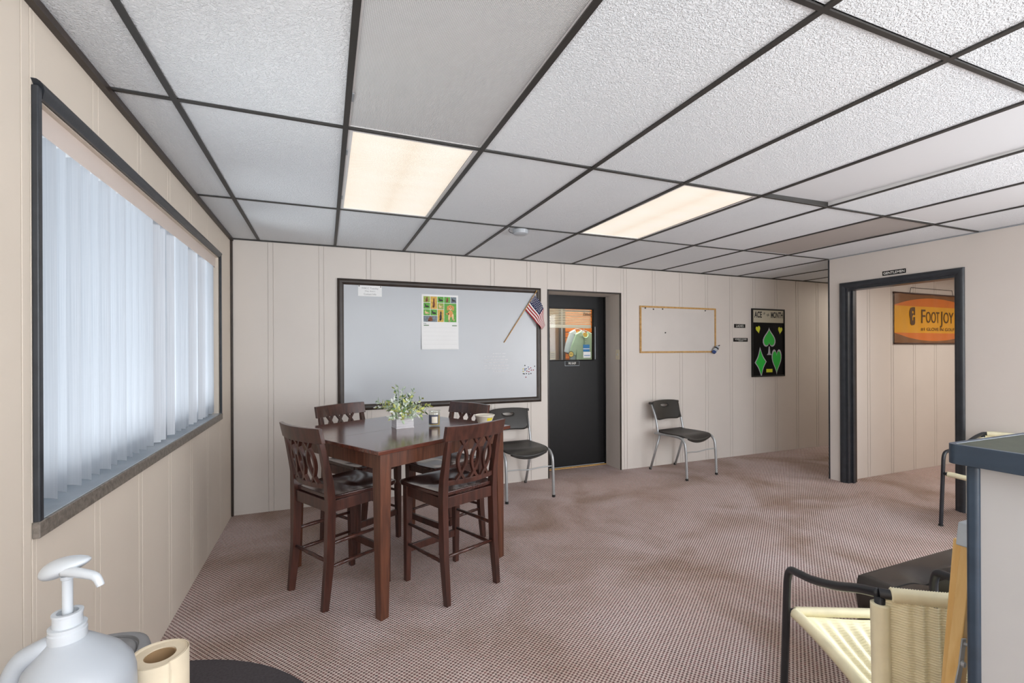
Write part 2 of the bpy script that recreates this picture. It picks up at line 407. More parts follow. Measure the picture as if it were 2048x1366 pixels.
def tag(o, label=None, cat=None, group=None, kind=None):
    if label: o['label'] = label
    if cat: o['category'] = cat
    if group: o['group'] = group
    if kind: o['kind'] = kind
    return o
def thing(name, label, cat, loc=(0, 0, 0), rz=0.0, group=None):
    o = bpy.data.objects.new(name, None); COL.objects.link(o); o.empty_display_size = 0.05
    o.location = loc; o.rotation_euler = (0, 0, rz)
    return tag(o, label, cat, group)
def struct(o): o['kind'] = 'structure'; return o
def dup(root, loc, rz, label, group=None):
    r = root.copy(); COL.objects.link(r); r.location = loc; r.rotation_euler = (0, 0, rz); r['label'] = label
    if group: r['group'] = group
    for ch in root.children:
        c = ch.copy(); COL.objects.link(c); c.parent = r
        for g in ch.children:
            d = g.copy(); COL.objects.link(d); d.parent = c
    return r
def share(src, name_parent, loc=(0, 0, 0), rot=(0, 0, 0)):
    o = src.copy(); COL.objects.link(o); o.parent = name_parent; o.location = loc; o.rotation_euler = rot
    return o

BACK = (radians(90), 0, 0)              # lettering on a wall that faces -Y
SIDE = (radians(90), 0, radians(-90))   # lettering on a wall that faces -X
def text(s, parent, loc, rot, mat, width=None, height=None, name='lettering', shear=0.0, tilt=0.0, bold=0.0):
    cu = bpy.data.curves.new(name, 'FONT'); cu.body = s; cu.size = 1; cu.shear = shear; cu.align_x = 'CENTER'; cu.align_y = 'CENTER'
    cu.resolution_u = 3; cu.offset = bold; cu.space_line = 1.0
    t = bpy.data.objects.new(name + '_curve', cu); COL.objects.link(t)
    bpy.context.view_layer.update()
    me = bpy.data.meshes.new_from_object(t.evaluated_get(bpy.context.evaluated_depsgraph_get()))
    bpy.data.objects.remove(t)
    xs = [v.co.x for v in me.vertices]; ys = [v.co.y for v in me.vertices]
    w, h = max(xs) - min(xs), max(ys) - min(ys); cx, cy = (max(xs) + min(xs)) / 2, (max(ys) + min(ys)) / 2
    sx = (width / w) if width else (height / h); sy = (height / h) if height else sx
    ca, sa = cos(tilt), sin(tilt)
    for v in me.vertices:
        x, y = (v.co.x - cx) * sx, (v.co.y - cy) * sy
        v.co = (x * ca - y * sa, x * sa + y * ca, 0)
    me.materials.clear(); me.materials.append(mat); me.name = name
    o = bpy.data.objects.new(name, me); COL.objects.link(o); o.parent = parent; o.location = loc; o.rotation_euler = rot
    return o
def arc(c, r, a0, a1, n): return [(c[0] + r * cos(a0 + (a1 - a0) * i / n), c[1] + r * sin(a0 + (a1 - a0) * i / n)) for i in range(n + 1)]
def bez(p, n=8):
    """Catmull-Rom through the points."""
    p = [Vector(q) for q in p]; out = []
    for i in range(len(p) - 1):
        a, b, c, d = p[max(i - 1, 0)], p[i], p[i + 1], p[min(i + 2, len(p) - 1)]
        for k in range(n):
            t = k / n
            out.append(0.5 * ((2 * b) + (c - a) * t + (2 * a - 5 * b + 4 * c - d) * t * t + (3 * b - a - 3 * c + d) * t ** 3))
    out.append(p[-1]); return out

# ================================================================== THE ROOM
H = 2.33
PX = 5.71        # face of the partition with the doorway
HALL_Y = -1.172  # hall side of the locker-room wall
fl = MB().box(-0.3, 9.2, -10.2, 0.36, -0.08, 0.0)
struct(fl.build('floor', M['carpet']))

def panels(parent, axis, at, spans, sign, mat):
    """Panelling: separate boards and narrow strips with recessed joints. spans: (a0, a1, z0, z1)."""
    for a0, a1, z0, z1 in spans:
        if a1 - a0 < 0.006: continue
        d0, d1 = at, at + sign * 0.004
        b = MB()
        if axis == 'x': b.box(a0, a1, min(d0, d1), max(d0, d1), z0, z1)
        else: b.box(min(d0, d1), max(d0, d1), a0, a1, z0, z1)
        b.build('panel', mat, parent, bevel=0.0018, seg=1)
def joints(lo, hi, base, pitch=0.4064, half=0.02):
    """Interval list of boards between lo and hi; joints 4 mm wide."""
    k0 = int((lo - base) / pitch) - 1; e = [lo]
    for k in range(k0, k0 + 40):
        for s in (-half, half):
            p = base + k * pitch + s
            if lo + 0.01 < p < hi - 0.01: e.append(p)
    e.append(hi)
    return [(e[i] + 0.002, e[i + 1] - 0.002) for i in range(len(e) - 1)]

# back wall (faces -Y) with the recess of the shop door
DX0, DX1, DZ = 2.968, 3.884, 2.022
wb = MB().box(-0.3, DX0, 0.004, 0.33, 0, H + 0.1).box(DX1, 9.2, 0.004, 0.33, 0, H + 0.1).box(DX0, DX1, 0.004, 0.33, DZ, H + 0.1)
wall_back = struct(wb.build('wall_back', M['wall']))
sp = []
for a, b in joints(0.002, 9.0, 1.11):
    if b <= DX0 - 0.01 or a >= DX1 + 0.01: sp.append((a, b, 0.0, H))
    else:
        if a < DX0 - 0.014: sp.append((a, DX0 - 0.012, 0, H))
        if b > DX1 + 0.014: sp.append((DX1 + 0.012, b, 0, H))
        sp.append((max(a, DX0 - 0.012), min(b, DX1 + 0.012), DZ + 0.012, H))
panels(wall_back, 'x', 0.004, sp, -1, M['wall'])

# left wall (faces +X) with the window opening
WY0, WY1, WZ0, WZ1 = -2.83, -0.455, 0.918, 2.085
wl = MB().box(-0.16, -0.004, -10.2, WY0, 0, H + 0.1).box(-0.16, -0.004, WY1, 0.0, 0, H + 0.1).box(-0.16, -0.004, WY0, WY1, 0, WZ0 - 0.03).box(-0.16, -0.004, WY0, WY1, WZ1, H + 0.1)
wall_left = struct(wl.build('wall_left', M['wall_warm']))
sp = []
for a, b in joints(-10.0, -0.002, -2.87):
    if b <= WY0 or a >= WY1: sp.append((a, b, 0, H))
    else:
        if a < WY0: sp.append((a, WY0, 0, H))
        if b > WY1: sp.append((WY1, b, 0, H))
        lo, hi = max(a, WY0), min(b, WY1)
        sp.append((lo, hi, 0, WZ0 - 0.03)); sp.append((lo, hi, WZ1, H))
panels(wall_left, 'y', -0.004, sp, 1, M['wall_warm'])

# partition (faces -X) with the doorway to the locker room, and the locker-room wall
OY0, OY1, OZ = -2.245, -1.340, 2.005
wp = MB().box(PX, PX + 0.13, OY1, HALL_Y, 0, H + 0.1).box(PX, PX + 0.13, -10.2, OY0, 0, H + 0.1).box(PX, PX + 0.13, OY0, OY1, OZ, H + 0.1)
struct(wp.build('wall_partition', M['wall']))
wk = MB().box(PX + 0.13, 9.2, -1.286, HALL_Y, 0, H + 0.1)
wall_locker = struct(wk.build('wall_locker_room', M['wall']))
panels(wall_locker, 'x', -1.286, [(a, b, 0, H) for a, b in joints(PX + 0.135, 8.9, 6.567)], -1, M['wall'])
struct(MB().box(8.9, 9.05, -4.2, 0.3, 0, H + 0.1).build('wall_right', M['wall']))
struct(MB().box(PX + 0.13, 9.2, -4.3, -4.15, 0, H + 0.1).build('wall_locker_room_far', M['wall']))
struct(MB().box(-0.3, 0.1, -10.2, -10.0, 0, H + 0.1).box(5.3, 5.9, -10.2, -10.0, 0, H + 0.1).box(0.1, 5.3, -10.2, -10.0, 0, 0.15).box(0.1, 5.3, -10.2, -10.0, 2.28, H + 0.1).build('wall_rear', M['wall']))

# ------------------------------------------------------------------ ceiling
CX0, CP = 0.2108, 0.61
ROWS = [0.0, -1.172, -2.392, -3.612, -4.832, -6.052, -7.272, -8.492, -10.0]
ceiling = struct(MB().box(-0.16, 9.2, -10.2, 0.33, H + 0.10, H + 0.16).build('ceiling', M['white_metal']))
LIGHT_CELLS = {(1, 1), (1, 2), (4, 1), (7, 1), (5, 2), (7, 2)}
def col_x(i): return 0.0 if i < 0 else CX0 + CP * i
for j in range(8):
    y1, y0 = ROWS[j], ROWS[j + 1]
    ncol = 14 if j == 0 else 9
    for i in range(-1, ncol):
        x0, x1 = col_x(i), (col_x(i + 1) if not (j and i == 8) else PX)
        if (i, j) in LIGHT_CELLS: continue
        MB().box(x0 + 0.009, x1 - 0.009, y0 + 0.009, y1 - 0.009, H + 0.006, H + 0.022).build('ceiling_tile', M['tile'], ceiling, bevel=0.002, seg=1)
for i in range(0, 15):
    x = col_x(i)
    if i <= 8: MB().box(x - 0.011, x + 0.011, -10.0, 0, H - 0.001, H + 0.005).box(x - 0.0015, x + 0.0015, -10, 0, H + 0.005, H + 0.04).build('grid_runner', M['grid'], ceiling)
    elif i != 9: MB().box(x - 0.011, x + 0.011, HALL_Y, 0, H - 0.001, H + 0.005).build('grid_runner', M['grid'], ceiling)
    else: MB().box(x - 0.011, x + 0.011, HALL_Y, 0, H - 0.001, H + 0.005).build('grid_runner', M['grid'], ceiling)
for j in range(1, 8):
    xe = 8.9 if j == 1 else PX
    k = -1
    while col_x(k) < xe - 0.05:
        a, b = col_x(k), min(col_x(k + 1), xe)
        MB().box(a + (0.011 if k >= 0 else 0), b - 0.011, ROWS[j] - 0.008, ROWS[j] + 0.008, H - 0.001, H + 0.005).build('grid_tee', M['grid'], ceiling)
        k += 1
# dark angle along the walls
struct(MB().box(0.0, 0.022, -10.0, 0.0, H - 0.020, H + 0.004).build('trim_1', M['brown_trim']))
struct(MB().box(0.022, 9.0, -0.010, 0.0, H - 0.007, H + 0.004).build('trim_2', M['grid']))
struct(MB().box(PX - 0.014, PX, -10.0, HALL_Y - 0.01, H - 0.004, H + 0.004).build('trim_3', M['alu']))
struct(MB().box(0.0, 0.018, -0.020, 0.0, 0.0, H - 0.02).build('trim_4', M['brown_trim'], bevel=0.004))
struct(MB().box(PX - 0.004, PX + 0.012, HALL_Y - 0.004, HALL_Y + 0.012, 0, H - 0.004).build('trim_5', M['black_trim'], bevel=0.003))

# ------------------------------------------------------------------ troffer lights in the grid
def troffer(i, j, label, mat, depth=0.004, frame='white'):
    x0, x1, y0, y1 = col_x(i) + 0.009, col_x(i + 1) - 0.009, ROWS[j + 1] + 0.009, ROWS[j] - 0.009
    cx, cy = (x0 + x1) / 2, (y0 + y1) / 2; hx, hy = (x1 - x0) / 2, (y1 - y0) / 2
    t = thing('ceiling_light', label, 'ceiling light', (cx, cy, H), 0, 'light panels in the ceiling grid')
    fwid = 0.022 if mat is M['lens_lit'] else 0.008
    zf = 0.004 if mat is M['lens_lit'] else 0.0065
    if depth < 0.02:
        f = MB()
        for a in ((-hx, -hx + fwid, -hy, hy), (hx - fwid, hx, -hy, hy), (-hx + fwid, hx - fwid, -hy, -hy + fwid), (-hx + fwid, hx - fwid, hy - fwid, hy)):
            f.box(*a, zf, 0.016)
        f.build('frame', M['white_metal'], t, bevel=0.001)
        MB().box(-hx + fwid, hx - fwid, -hy + fwid, hy - fwid, 0.008, 0.012).build('diffuser', mat, t)
    else:   # pushed up askew: one end sits deeper and shows the dark gap
        m = MB(); zz = (0.010, 0.010, 0.010 + depth, 0.010 + depth * 0.6)
        vs = [(-hx, -hy, zz[0]), (hx, -hy, zz[1]), (hx, hy, zz[2]), (-hx, hy, zz[3])]
        m.add(vs + [(x, y, z + 0.006) for x, y, z in vs], [(3, 2, 1, 0), (4, 5, 6, 7), (0, 1, 5, 4), (1, 2, 6, 5), (2, 3, 7, 6), (3, 0, 4, 7)])
        m.build('diffuser', mat, t)
        MB().box(-hx, hx, hy + 0.001, hy + 0.004, 0.006, 0.06).build('gap_edge', M['grid'], t)  # black side paints in the shadow of the gap
        MB().box(hx + 0.001, hx + 0.004, -hy, hy, 0.006, 0.06).build('gap_edge', M['white_metal'], t)
    if depth < 0.02:
        for yy in (-0.35, 0.35): MB().box(-hx + 0.002, -hx + 0.010, yy - 0.03, yy + 0.03, 0.0005, 0.004).build('latch', M['alu'], t, bevel=0.001)
    return t
troffer(1, 1, 'lit fluorescent ceiling panel glowing warm above the dining table, wider of the two lit', M['lens_lit'])
troffer(4, 1, 'lit fluorescent ceiling panel beside the white smoke alarm, right of the other lit one', M['lens_lit'])
troffer(1, 2, 'unlit ceiling panel with grey prismatic lens, nearer than the lit one over the table', M['lens'])
troffer(7, 1, 'unlit ceiling panel with brownish smoked lens near the corner of the doorway wall', M['lens_dark'])
troffer(5, 2, 'plain smooth white ceiling panel set up crookedly deeper than its grid, showing a dark gap', M['lens_plain'], 0.022)
troffer(7, 2, 'plain smooth white ceiling panel flush in the grid, near the doorway wall', M['lens_plain'])

# smoke alarm with its lead
t = thing('smoke_alarm', 'round white alarm puck hanging under the ceiling grid with black lead', 'alarm', (2.17, -1.115, H))
MB().lathe([(0.0, -0.036), (0.050, -0.036), (0.060, -0.030), (0.064, -0.008), (0.064, -0.001), (0.0, -0.001)], 28).build('body', M['white_plastic'], t, auto=40)
MB().tube(bez([(-0.06, 0, -0.030), (-0.085, 0.0, -0.026), (-0.098, 0.0, -0.012), (-0.098, -0.02, -0.0015)], 6), 0.0022, 6).build('lead', M['rubber'], t, smooth=True)

# ------------------------------------------------------------------ window with vertical blind
win = struct(MB().box(-0.150, -0.115, WY0, WY0 + 0.05, WZ0, WZ1).box(-0.150, -0.115, WY1 - 0.05, WY1, WZ0, WZ1).box(-0.150, -0.115, WY0, WY1, WZ0, WZ0 + 0.05).box(-0.150, -0.115, WY0, WY1, WZ1 - 0.05, WZ1).box(-0.150, -0.115, -1.67, -1.61, WZ0, WZ1).build('window_1', M['alu'], bevel=0.003))
for a, b in ((WY0 + 0.05, -1.67), (-1.61, WY1 - 0.05)):
    MB().box(-0.135, -0.130, a, b, WZ0 + 0.05, WZ1 - 0.05).build('pane', M['window_glass'], win)
# rounded casing: top and sides; heavy pitted sill front; painted sill board
def casing(name, p, q, inward, w, d, mat, parent, normal):
    """Moulded casing bar between p and q on a wall; mitred ends."""
    p = Vector(p); q = Vector(q); a = (q - p).normalized(); inn = Vector(inward); nn = Vector(normal)
    prof = [(0, 0), (0, 0.55 * d), (0.10 * w, 0.85 * d), (0.30 * w, d), (0.55 * w, 0.92 * d), (0.80 * w, 0.62 * d), (0.90 * w, 0.5 * d), (1.0 * w, 0.42 * d), (1.0 * w, 0)]
    vs = []
    for e, s in ((p, 1), (q, -1)):
        for u, h in prof: vs.append(e + inn * u + a * (s * u) + nn * h)
    n = len(prof)
    m = MB().add(vs, [tuple(range(n)), tuple(range(n, 2 * n))[::-1]] + [(k, (k + 1) % n, n + (k + 1) % n, n + k) for k in range(n)])
    return m.build(name, mat, parent, auto=35)
# outer casing runs from 2.122 down to 2.085 at the head
casing('casing', (0, WY0 - 0.018, WZ1 + 0.036), (0, WY1 + 0.012, WZ1 + 0.036), (0, 0, -1), 0.038, 0.022, M['black_trim'], win, (1, 0, 0))
MB().box(0.0, 0.016, WY0 - 0.018, WY0 + 0.004, WZ0 - 0.01, WZ1 + 0.02).build('casing', M['black_trim'], win, bevel=0.004)
MB().box(0.0, 0.016, WY1 - 0.004, WY1 + 0.012, WZ0 - 0.01, WZ1 + 0.02).build('casing', M['black_trim'], win, bevel=0.004)
MB().box(0.0, 0.018, WY0 - 0.022, WY1 + 0.014, WZ0 - 0.045, WZ0).build('sill_front', M['sill'], win, bevel=0.003)
MB().box(-0.115, 0.010, WY0, WY1, WZ0 - 0.028, WZ0 + 0.002).build('sill_board', M['sill_top'], win, bevel=0.002)
MB().box(-0.115, -0.004, WY0 - 0.004, WY0 + 0.006, WZ0, WZ1).box(-0.115, -0.004, WY1 - 0.006, WY1 + 0.004, WZ0, WZ1).box(-0.115, -0.004, WY0, WY1, WZ1 - 0.004, WZ1 + 0.004).build('reveal', M['wall_warm'], win)

blind = thing('vertical_blind', 'white vertical blind hanging in the big window of the left wall', 'blind', (-0.065, -1.643, WZ0))
MB().box(0.040, 0.044, WY0 + 0.010 + 1.643, WY1 - 0.012 + 1.643, 1.090, 1.166).build('valance', M['valance'], blind, bevel=0.001)
MB().box(-0.020, 0.020, WY0 + 0.02 + 1.643, WY1 - 0.02 + 1.643, 1.118, 1.150).build('headrail', M['white_metal'], blind, bevel=0.003)
def vane_mb():
    m = MB(); n = 6
    def fn(u, v): 
        s = (u - 0.5) * 0.089
        return Vector((0.008 * (1 - (2 * u - 1) ** 2), s, 0.012 + v * 1.106))
    return m.grid(fn, n, 1)
first = None
NV = 31; pitch = (WY1 - WY0 - 0.06) / (NV - 1)
for k in range(NV):
    y = WY0 + 0.03 + k * pitch + 1.643
    ang = radians(66)
    yw = y - 1.643
    if any(lo < yw < hi for lo, hi in ((-1.74, -1.60), (-1.53, -1.43), (-1.12, -0.96), (-0.88, -0.74))): ang = radians(114)   # turned the other way
    else: ang += radians(random.uniform(-13, 10))
    if first is None:
        first = vane_mb().build('vane', M['vane'], blind, smooth=True); o = first
    else: o = share(first, blind)
    o.location = (0, y, 0); o.rotation_euler = (0, 0, ang)

# ------------------------------------------------------------------ shop door in its recess
door = struct(MB().box(2.98, 3.13, 0.309, 0.350, 0.02, 2.022).box(3.722, 3.874, 0.309, 0.350, 0.02, 2.022).box(3.13, 3.722, 0.309, 0.350, 0.02, 1.268).box(3.13, 3.722, 0.309, 0.350, 1.866, 2.022).build('door_1', M['door_black']))
MB().box(3.13, 3.722, 0.327, 0.332, 1.268, 1.866).build('pane', M['door_glass'], door)
MB().box(3.118, 3.132, 0.302, 0.309, 1.256, 1.878).box(3.720, 3.736, 0.302, 0.309, 1.256, 1.878).box(3.132, 3.72, 0.302, 0.309, 1.866, 1.878).box(3.132, 3.72, 0.302, 0.309, 1.256, 1.268).build('glazing_bead', M['door_black'], door, bevel=0.002)
MB().box(3.737, 3.744, 0.303, 0.309, 1.27, 1.66).build('glazing_strip', M['alu'], door)
MB().box(2.97, 3.884, 0.29, 0.33, 0.0, 0.012).build('threshold', M['oak'], door, bevel=0.003)
MB().lathe([(0.0, -0.05), (0.022, -0.05), (0.028, -0.035), (0.022, -0.02), (0.012, -0.015), (0.012, 0.0)], 16, (3.03, 0.309, 0.98), 'y').build('knob', M['steel'], door, smooth=True)
# dark edging round the recess
struct(MB().box(DX0 - 0.012, DX0 + 0.001, -0.006, 0.010, 0, DZ + 0.012).box(DX1 - 0.001, DX1 + 0.012, -0.006, 0.010, 0, DZ + 0.012).box(DX0 - 0.012, DX1 + 0.012, -0.006, 0.010, DZ - 0.001, DZ + 0.012).build('trim_6', M['brown_trim'], bevel=0.003))
struct(MB().box(3.866, DX1, 0.295, 0.309, 0, DZ).build('trim_7', M['door_black']))
sg = thing('sign', 'small black nameplate lettered PRO SHOP below the glass of the black door', 'sign', (3.427, 0.309, 1.227))
MB().box(-0.094, 0.094, -0.004, 0.0, -0.026, 0.026).build('plate', M['sign_black'], sg, bevel=0.001)
MB().box(-0.096, 0.096, -0.003, 0.0, -0.029, -0.026).box(-0.096, -0.094, -0.003, 0, -0.029, 0.029).box(0.094, 0.096, -0.003, 0, -0.029, 0.029).box(-0.096, 0.096, -0.003, 0, 0.026, 0.029).build('border', M['alu'], sg)
text('PRO SHOP', sg, (0.0, -0.0048, 0), BACK, M['white_print'], 0.100, 0.026, bold=0.01)

# switch on the recess jamb
sw = thing('light_switch', 'ivory switch plate on the jamb beside the black door', 'light switch', (DX1, 0.046, 1.327))
MB().box(-0.006, 0.0, -0.035, 0.035, -0.057, 0.057).build('plate', M['switch'], sw, bevel=0.002)
MB().box(-0.013, -0.005, -0.005, 0.005, -0.010, 0.012).build('toggle', M['white_plastic'], sw, bevel=0.002)

# what shows through the door glass
struct(MB().box(2.6, 5.4, 1.36, 1.44, 0, 2.5).box(2.5, 2.6, 0.33, 1.4, 0, 2.5).box(5.3, 5.4, 0.33, 1.4, 0, 2.5).box(2.5, 5.4, 0.33, 1.44, 2.5, 2.55).build('wall_shop', M['dark_brown']))
slw = struct(MB().box(3.86, 5.0, 1.340, 1.36, 0.4, 2.3).build('wall_shop_slats', M['dark_brown']))
z = 0.42
while z < 2.25:
    MB().box(3.862, 4.99, 1.322, 1.340, z + 0.004, z + 0.072).build('slat', M['orange'], slw, bevel=0.003, seg=1); z += 0.076
struct(MB().box(2.9, 3.575, 0.92, 0.96, 0, 2.3).build('door_2', M['brown_panel']))
struct(MB().box(3.575, 3.60, 0.90, 0.96, 0, 2.3).box(3.625, 3.66, 0.90, 0.96, 0, 2.3).build('trim_8', M['dark_brown']))
struct(MB().box(3.60, 3.625, 0.905, 0.95, 0, 2.3).build('trim_9', M['alu']))
mb = thing('mini_blind', 'half raised cream slatted blind behind the glass of the black door', 'blind', (3.426, 0.365, 1.866))
for k in range(9):
    MB().bar((-0.292, 0, -0.008 - 0.0195 * k), (0.292, 0, -0.008 - 0.0195 * k), 0.0135, 0.001, side=(0, 0.45, 0.9)).build('slat', M['blind_slat'], mb)
MB().box(-0.292, 0.292, -0.010, 0.010, -0.222, -0.180).build('bottom_stack', M['blind_slat'], mb, bevel=0.002)
def shirt(loc, rz, mat, label):
    t = thing('polo_shirt', label, 'shirt', loc, rz, 'shirts behind the door glass')
    out = [(-0.05, 0.0), (-0.13, -0.035), (-0.185, -0.19), (-0.205, -0.29), (-0.135, -0.315), (-0.120, -0.24), (-0.125, -0.62), (0.125, -0.62), (0.120, -0.24), (0.135, -0.315), (0.205, -0.29), (0.185, -0.19), (0.13, -0.035), (0.05, 0.0), (0.035, -0.045), (0.0, -0.070), (-0.035, -0.045)]
    b = MB()
    n = len(out)
    def at(u, v, d): return Vector((u, d + 0.010 * sin(u * 55) + 0.006 * sin(v * 16), v))
    b.prism(out, at, -0.016, 0.022)
    b.build('body', mat, t, bevel=0.010)
    c = MB(); pts = [(0.048 * cos(a), -0.012 - 0.014 * (1 - abs(cos(a))), -0.028 - 0.050 * sin(a)) for a in [pi * k / 12 for k in range(13)]]
    c.strip(pts, 0.034, 0.006, (0, 1, 0.5)).build('collar', mat, t, bevel=0.001)
    MB().box(-0.012, 0.012, -0.032, -0.024, -0.22, -0.09).build('placket', mat, t, bevel=0.002)
    for zz in (-0.115, -0.15, -0.185): MB().lathe([(0, -0.036), (0.004, -0.036), (0.004, -0.031)], 8, (0, 0, zz), 'y').build('button', M['slate'], t)
    MB().prism([(0.034 * cos(q), -0.043 + 0.030 * sin(q)) for q in [2 * pi * k / 16 for k in range(16)]], lambda u, v, d: Vector((u, d, v)), -0.026, -0.020).build('neck_lining', M['gold'], t)
    h = MB().tube(bez([(-0.15, 0.005, -0.045), (0, 0.005, 0.015), (0.15, 0.005, -0.045)], 5), 0.005, 6)
    h.tube(bez([(0, 0.005, 0.015), (0.0, 0.005, 0.05), (0.02, 0.005, 0.065), (0.03, 0.005, 0.045)], 4), 0.003, 6)
    h.build('hanger', M['white_plastic'], t, smooth=True)
    return t
shirt((3.885, 0.80, 1.625), 0.0, M['mint'], 'mint green polo shirt on a hanger, the front one seen through the door glass')
shirt((3.845, 0.90, 1.650), 0.1, M['pale_blue'], 'pale blue polo shirt mostly hidden behind the mint green one')
# leaflets and stickers on the glass
def card(name, label, cat, x, y, z, w, h, mat, rz=0):
    t = thing(name, label, cat, (x, y, z), rz)
    MB().box(-w / 2, w / 2, -0.0012, 0, -h / 2, h / 2).build('sheet', mat, t)
    return t
t = card('leaflet', 'blue leaflet stuck on the door glass over the mint shirt', 'leaflet', 3.632, 0.3265, 1.405, 0.088, 0.083, M['sky_blue'])
MB().box(-0.044, 0.044, -0.002, -0.0012, -0.012, -0.004).build('stripe', M['white_print'], t)
t = card('notice', 'small white notice with a blue line, low on the door glass', 'notice', 3.640, 0.3265, 1.325, 0.100, 0.070, M['paper'])
MB().box(-0.040, 0.040, -0.002, -0.0012, -0.012, -0.004).build('line', M['sky_blue'], t)
t = card('notice', 'small pale notice in the bottom corner of the door glass by the hinge side', 'notice', 3.180, 0.3265, 1.320, 0.072, 0.088, M['beige_card'])
for zz in (0.02, 0.0, -0.02): MB().box(-0.026, 0.026, -0.002, -0.0012, zz - 0.003, zz + 0.003).build('line', M['grey_print'], t)
t = thing('sticker', 'round gold sticker with black ring on the door glass', 'sticker', (3.424, 0.3265, 1.333))
MB().lathe([(0, -0.0012), (0.036, -0.0012), (0.036, 0)], 24, (0, 0, 0), 'y').build('ring', M['sign_black'], t)
MB().lathe([(0, -0.002), (0.030, -0.002), (0.030, -0.0012)], 24, (0, 0, 0), 'y').build('disc', M['gold'], t)
text('PGA', t, (0, -0.0026, 0), BACK, M['sign_black'], 0.034, 0.014)
t = thing('decal', 'dark script decal at the top corner of the door glass', 'decal', (3.650, 0.3262, 1.810))
text('Titleist', t, (0, 0, 0), BACK, M['sign_black'], 0.120, 0.034, shear=0.4, bold=0.02)

# ------------------------------------------------------------------ doorway frame to the locker room
dr = struct(MB().box(PX - 0.004, PX + 0.134, OY1 - 0.001, OY1 + 0.002, 0, OZ).build('door_3', M['black_trim']))
# casing is 55 mm wide, flat outer lip and rounded face
casing('casing', (PX, OY1 + 0.056, OZ + 0.056), (PX, OY0 - 0.056, OZ + 0.056), (0, 0, -1), 0.056, 0.020, M['black_trim'], dr, (-1, 0, 0))
def vert_casing(y, s):
    prof = [(0, 0), (0, 0.011), (0.006, 0.017), (0.017, 0.020), (0.031, 0.0184), (0.045, 0.0124), (0.056, 0.0084), (0.056, 0)]
    vs = []
    for top in (0, 1):
        for u, h in prof: vs.append((PX - h, y + s * u, (OZ + 0.056 - u) if top else 0.0))
    n = len(prof)
    MB().add(vs, [tuple(range(n)), tuple(range(n, 2 * n))[::-1]] + [(k, (k + 1) % n, n + (k + 1) % n, n + k) for k in range(n)]).build('casing', M['black_trim'], dr, auto=35)
vert_casing(OY1 + 0.056, -1); vert_casing(OY0 - 0.056, 1)
MB().box(PX + 0.0, PX + 0.05, OY1 - 0.022, OY1, 0, OZ).build('jamb', M['black_trim'], dr, bevel=0.002)
MB().box(PX + 0.05, PX + 0.085, OY1 - 0.040, OY1, 0, OZ).build('stop', M['black_trim'], dr, bevel=0.002)
MB().box(PX + 0.085, PX + 0.13, OY1 - 0.025, OY1, 0, OZ).build('jamb', M['brown_trim'], dr, bevel=0.002)
MB().box(PX + 0.0, PX + 0.13, OY0, OY0 + 0.015, 0, OZ).build('jamb', M['black_trim'], dr, bevel=0.002)
MB().box(PX + 0.0, PX + 0.13, OY0 + 0.015, OY1 - 0.022, OZ - 0.022, OZ).build('head_jamb', M['black_trim'], dr, bevel=0.002)
sg = thing('sign', 'black nameplate lettered GENTLEMEN above the open doorway', 'sign', (PX, -1.779, 2.101))
MB().box(-0.004, 0.0, -0.097, 0.097, -0.021, 0.021).build('plate', M['sign_black'], sg, bevel=0.001)
text('GENTLEMEN', sg, (-0.0048, 0, 0), SIDE, M['white_print'], 0.176, 0.024, bold=0.02)

# ------------------------------------------------------------------ banner in the locker room
bn = thing('banner', 'amber and brown vinyl banner hanging on the wall beyond the doorway', 'banner', (7.32, -1.297, 1.72))
W2, ht = 0.74, 0.28
def bpt(u, v, off=0.0):
    # u -1..1 across, v 0..1 up; slack folds fall from the two hangers
    y = -0.010 - off - 0.006 * max(0, sin((u + 1) * 9.0)) * (0.3 + 0.7 * v) - 0.002 * sin(u * 21 + 2 * v)
    return Vector((u * W2, y, -ht + 2 * ht * v))
b = MB(); nu = 72
def bands(u):
    e = 0.16 * u * u
    return [(0, 0.05 + e, 2), (0.05 + e, 0.213, 1), (0.213, 0.752, 0), (0.752, 0.93 - e, 1), (0.93 - e, 1.0, 2)]
vs = []; NB = 5
for i in range(nu + 1):
    u = -1 + 2 * i / nu
    for (a0, a1, _) in bands(u):
        for q in range(NB + 1): vs.append(bpt(u, a0 + (a1 - a0) * q / NB))
per = 5 * (NB + 1)
for i in range(nu):
    for k, (_, _, mi) in enumerate(bands(0)):
        for q in range(NB):
            o0 = i * per + k * (NB + 1) + q
            b.f.append([o0, o0 + 1, o0 + per + 1, o0 + per]); b.mi.append(mi)
b.v = vs
b.build('cloth', [M['banner_gold'], M['banner_orange'], M['banner_brown']], bn, smooth=True)
MB().tube([(-W2 - 0.01, -0.008, ht + 0.004), (W2 + 0.01, -0.008, ht + 0.004)], 0.010, 10).build('rod', M['rod'], bn, smooth=True)
MB().tube([(-W2 - 0.005, -0.008, -ht), (W2 + 0.005, -0.008, -ht)], 0.008, 10).build('rod', M['rod'], bn, smooth=True)
MB().tube([(-0.455, -0.006, ht + 0.008), (-0.430, -0.006, ht + 0.072), (0.375, -0.006, ht + 0.072), (0.40, -0.006, ht + 0.008)], 0.0025, 6).build('hanger_cord', M['rubber'], bn, smooth=True)
def on_banner(o):
    for v in o.data.vertices:
        p = bpt(max(-1, min(1, v.co.x / W2)), max(0, min(1, (v.co.y + ht) / (2 * ht))), 0.004)
        v.co = (v.co.x, -p.y, v.co.y)
    # mesh is now in wall coordinates: x across, y out of the wall (negated), z up
    for v in o.data.vertices: v.co = (v.co.x, -v.co.y, v.co.z)
    o.rotation_euler = (0, 0, 0); o.location = (0, 0, 0); return o
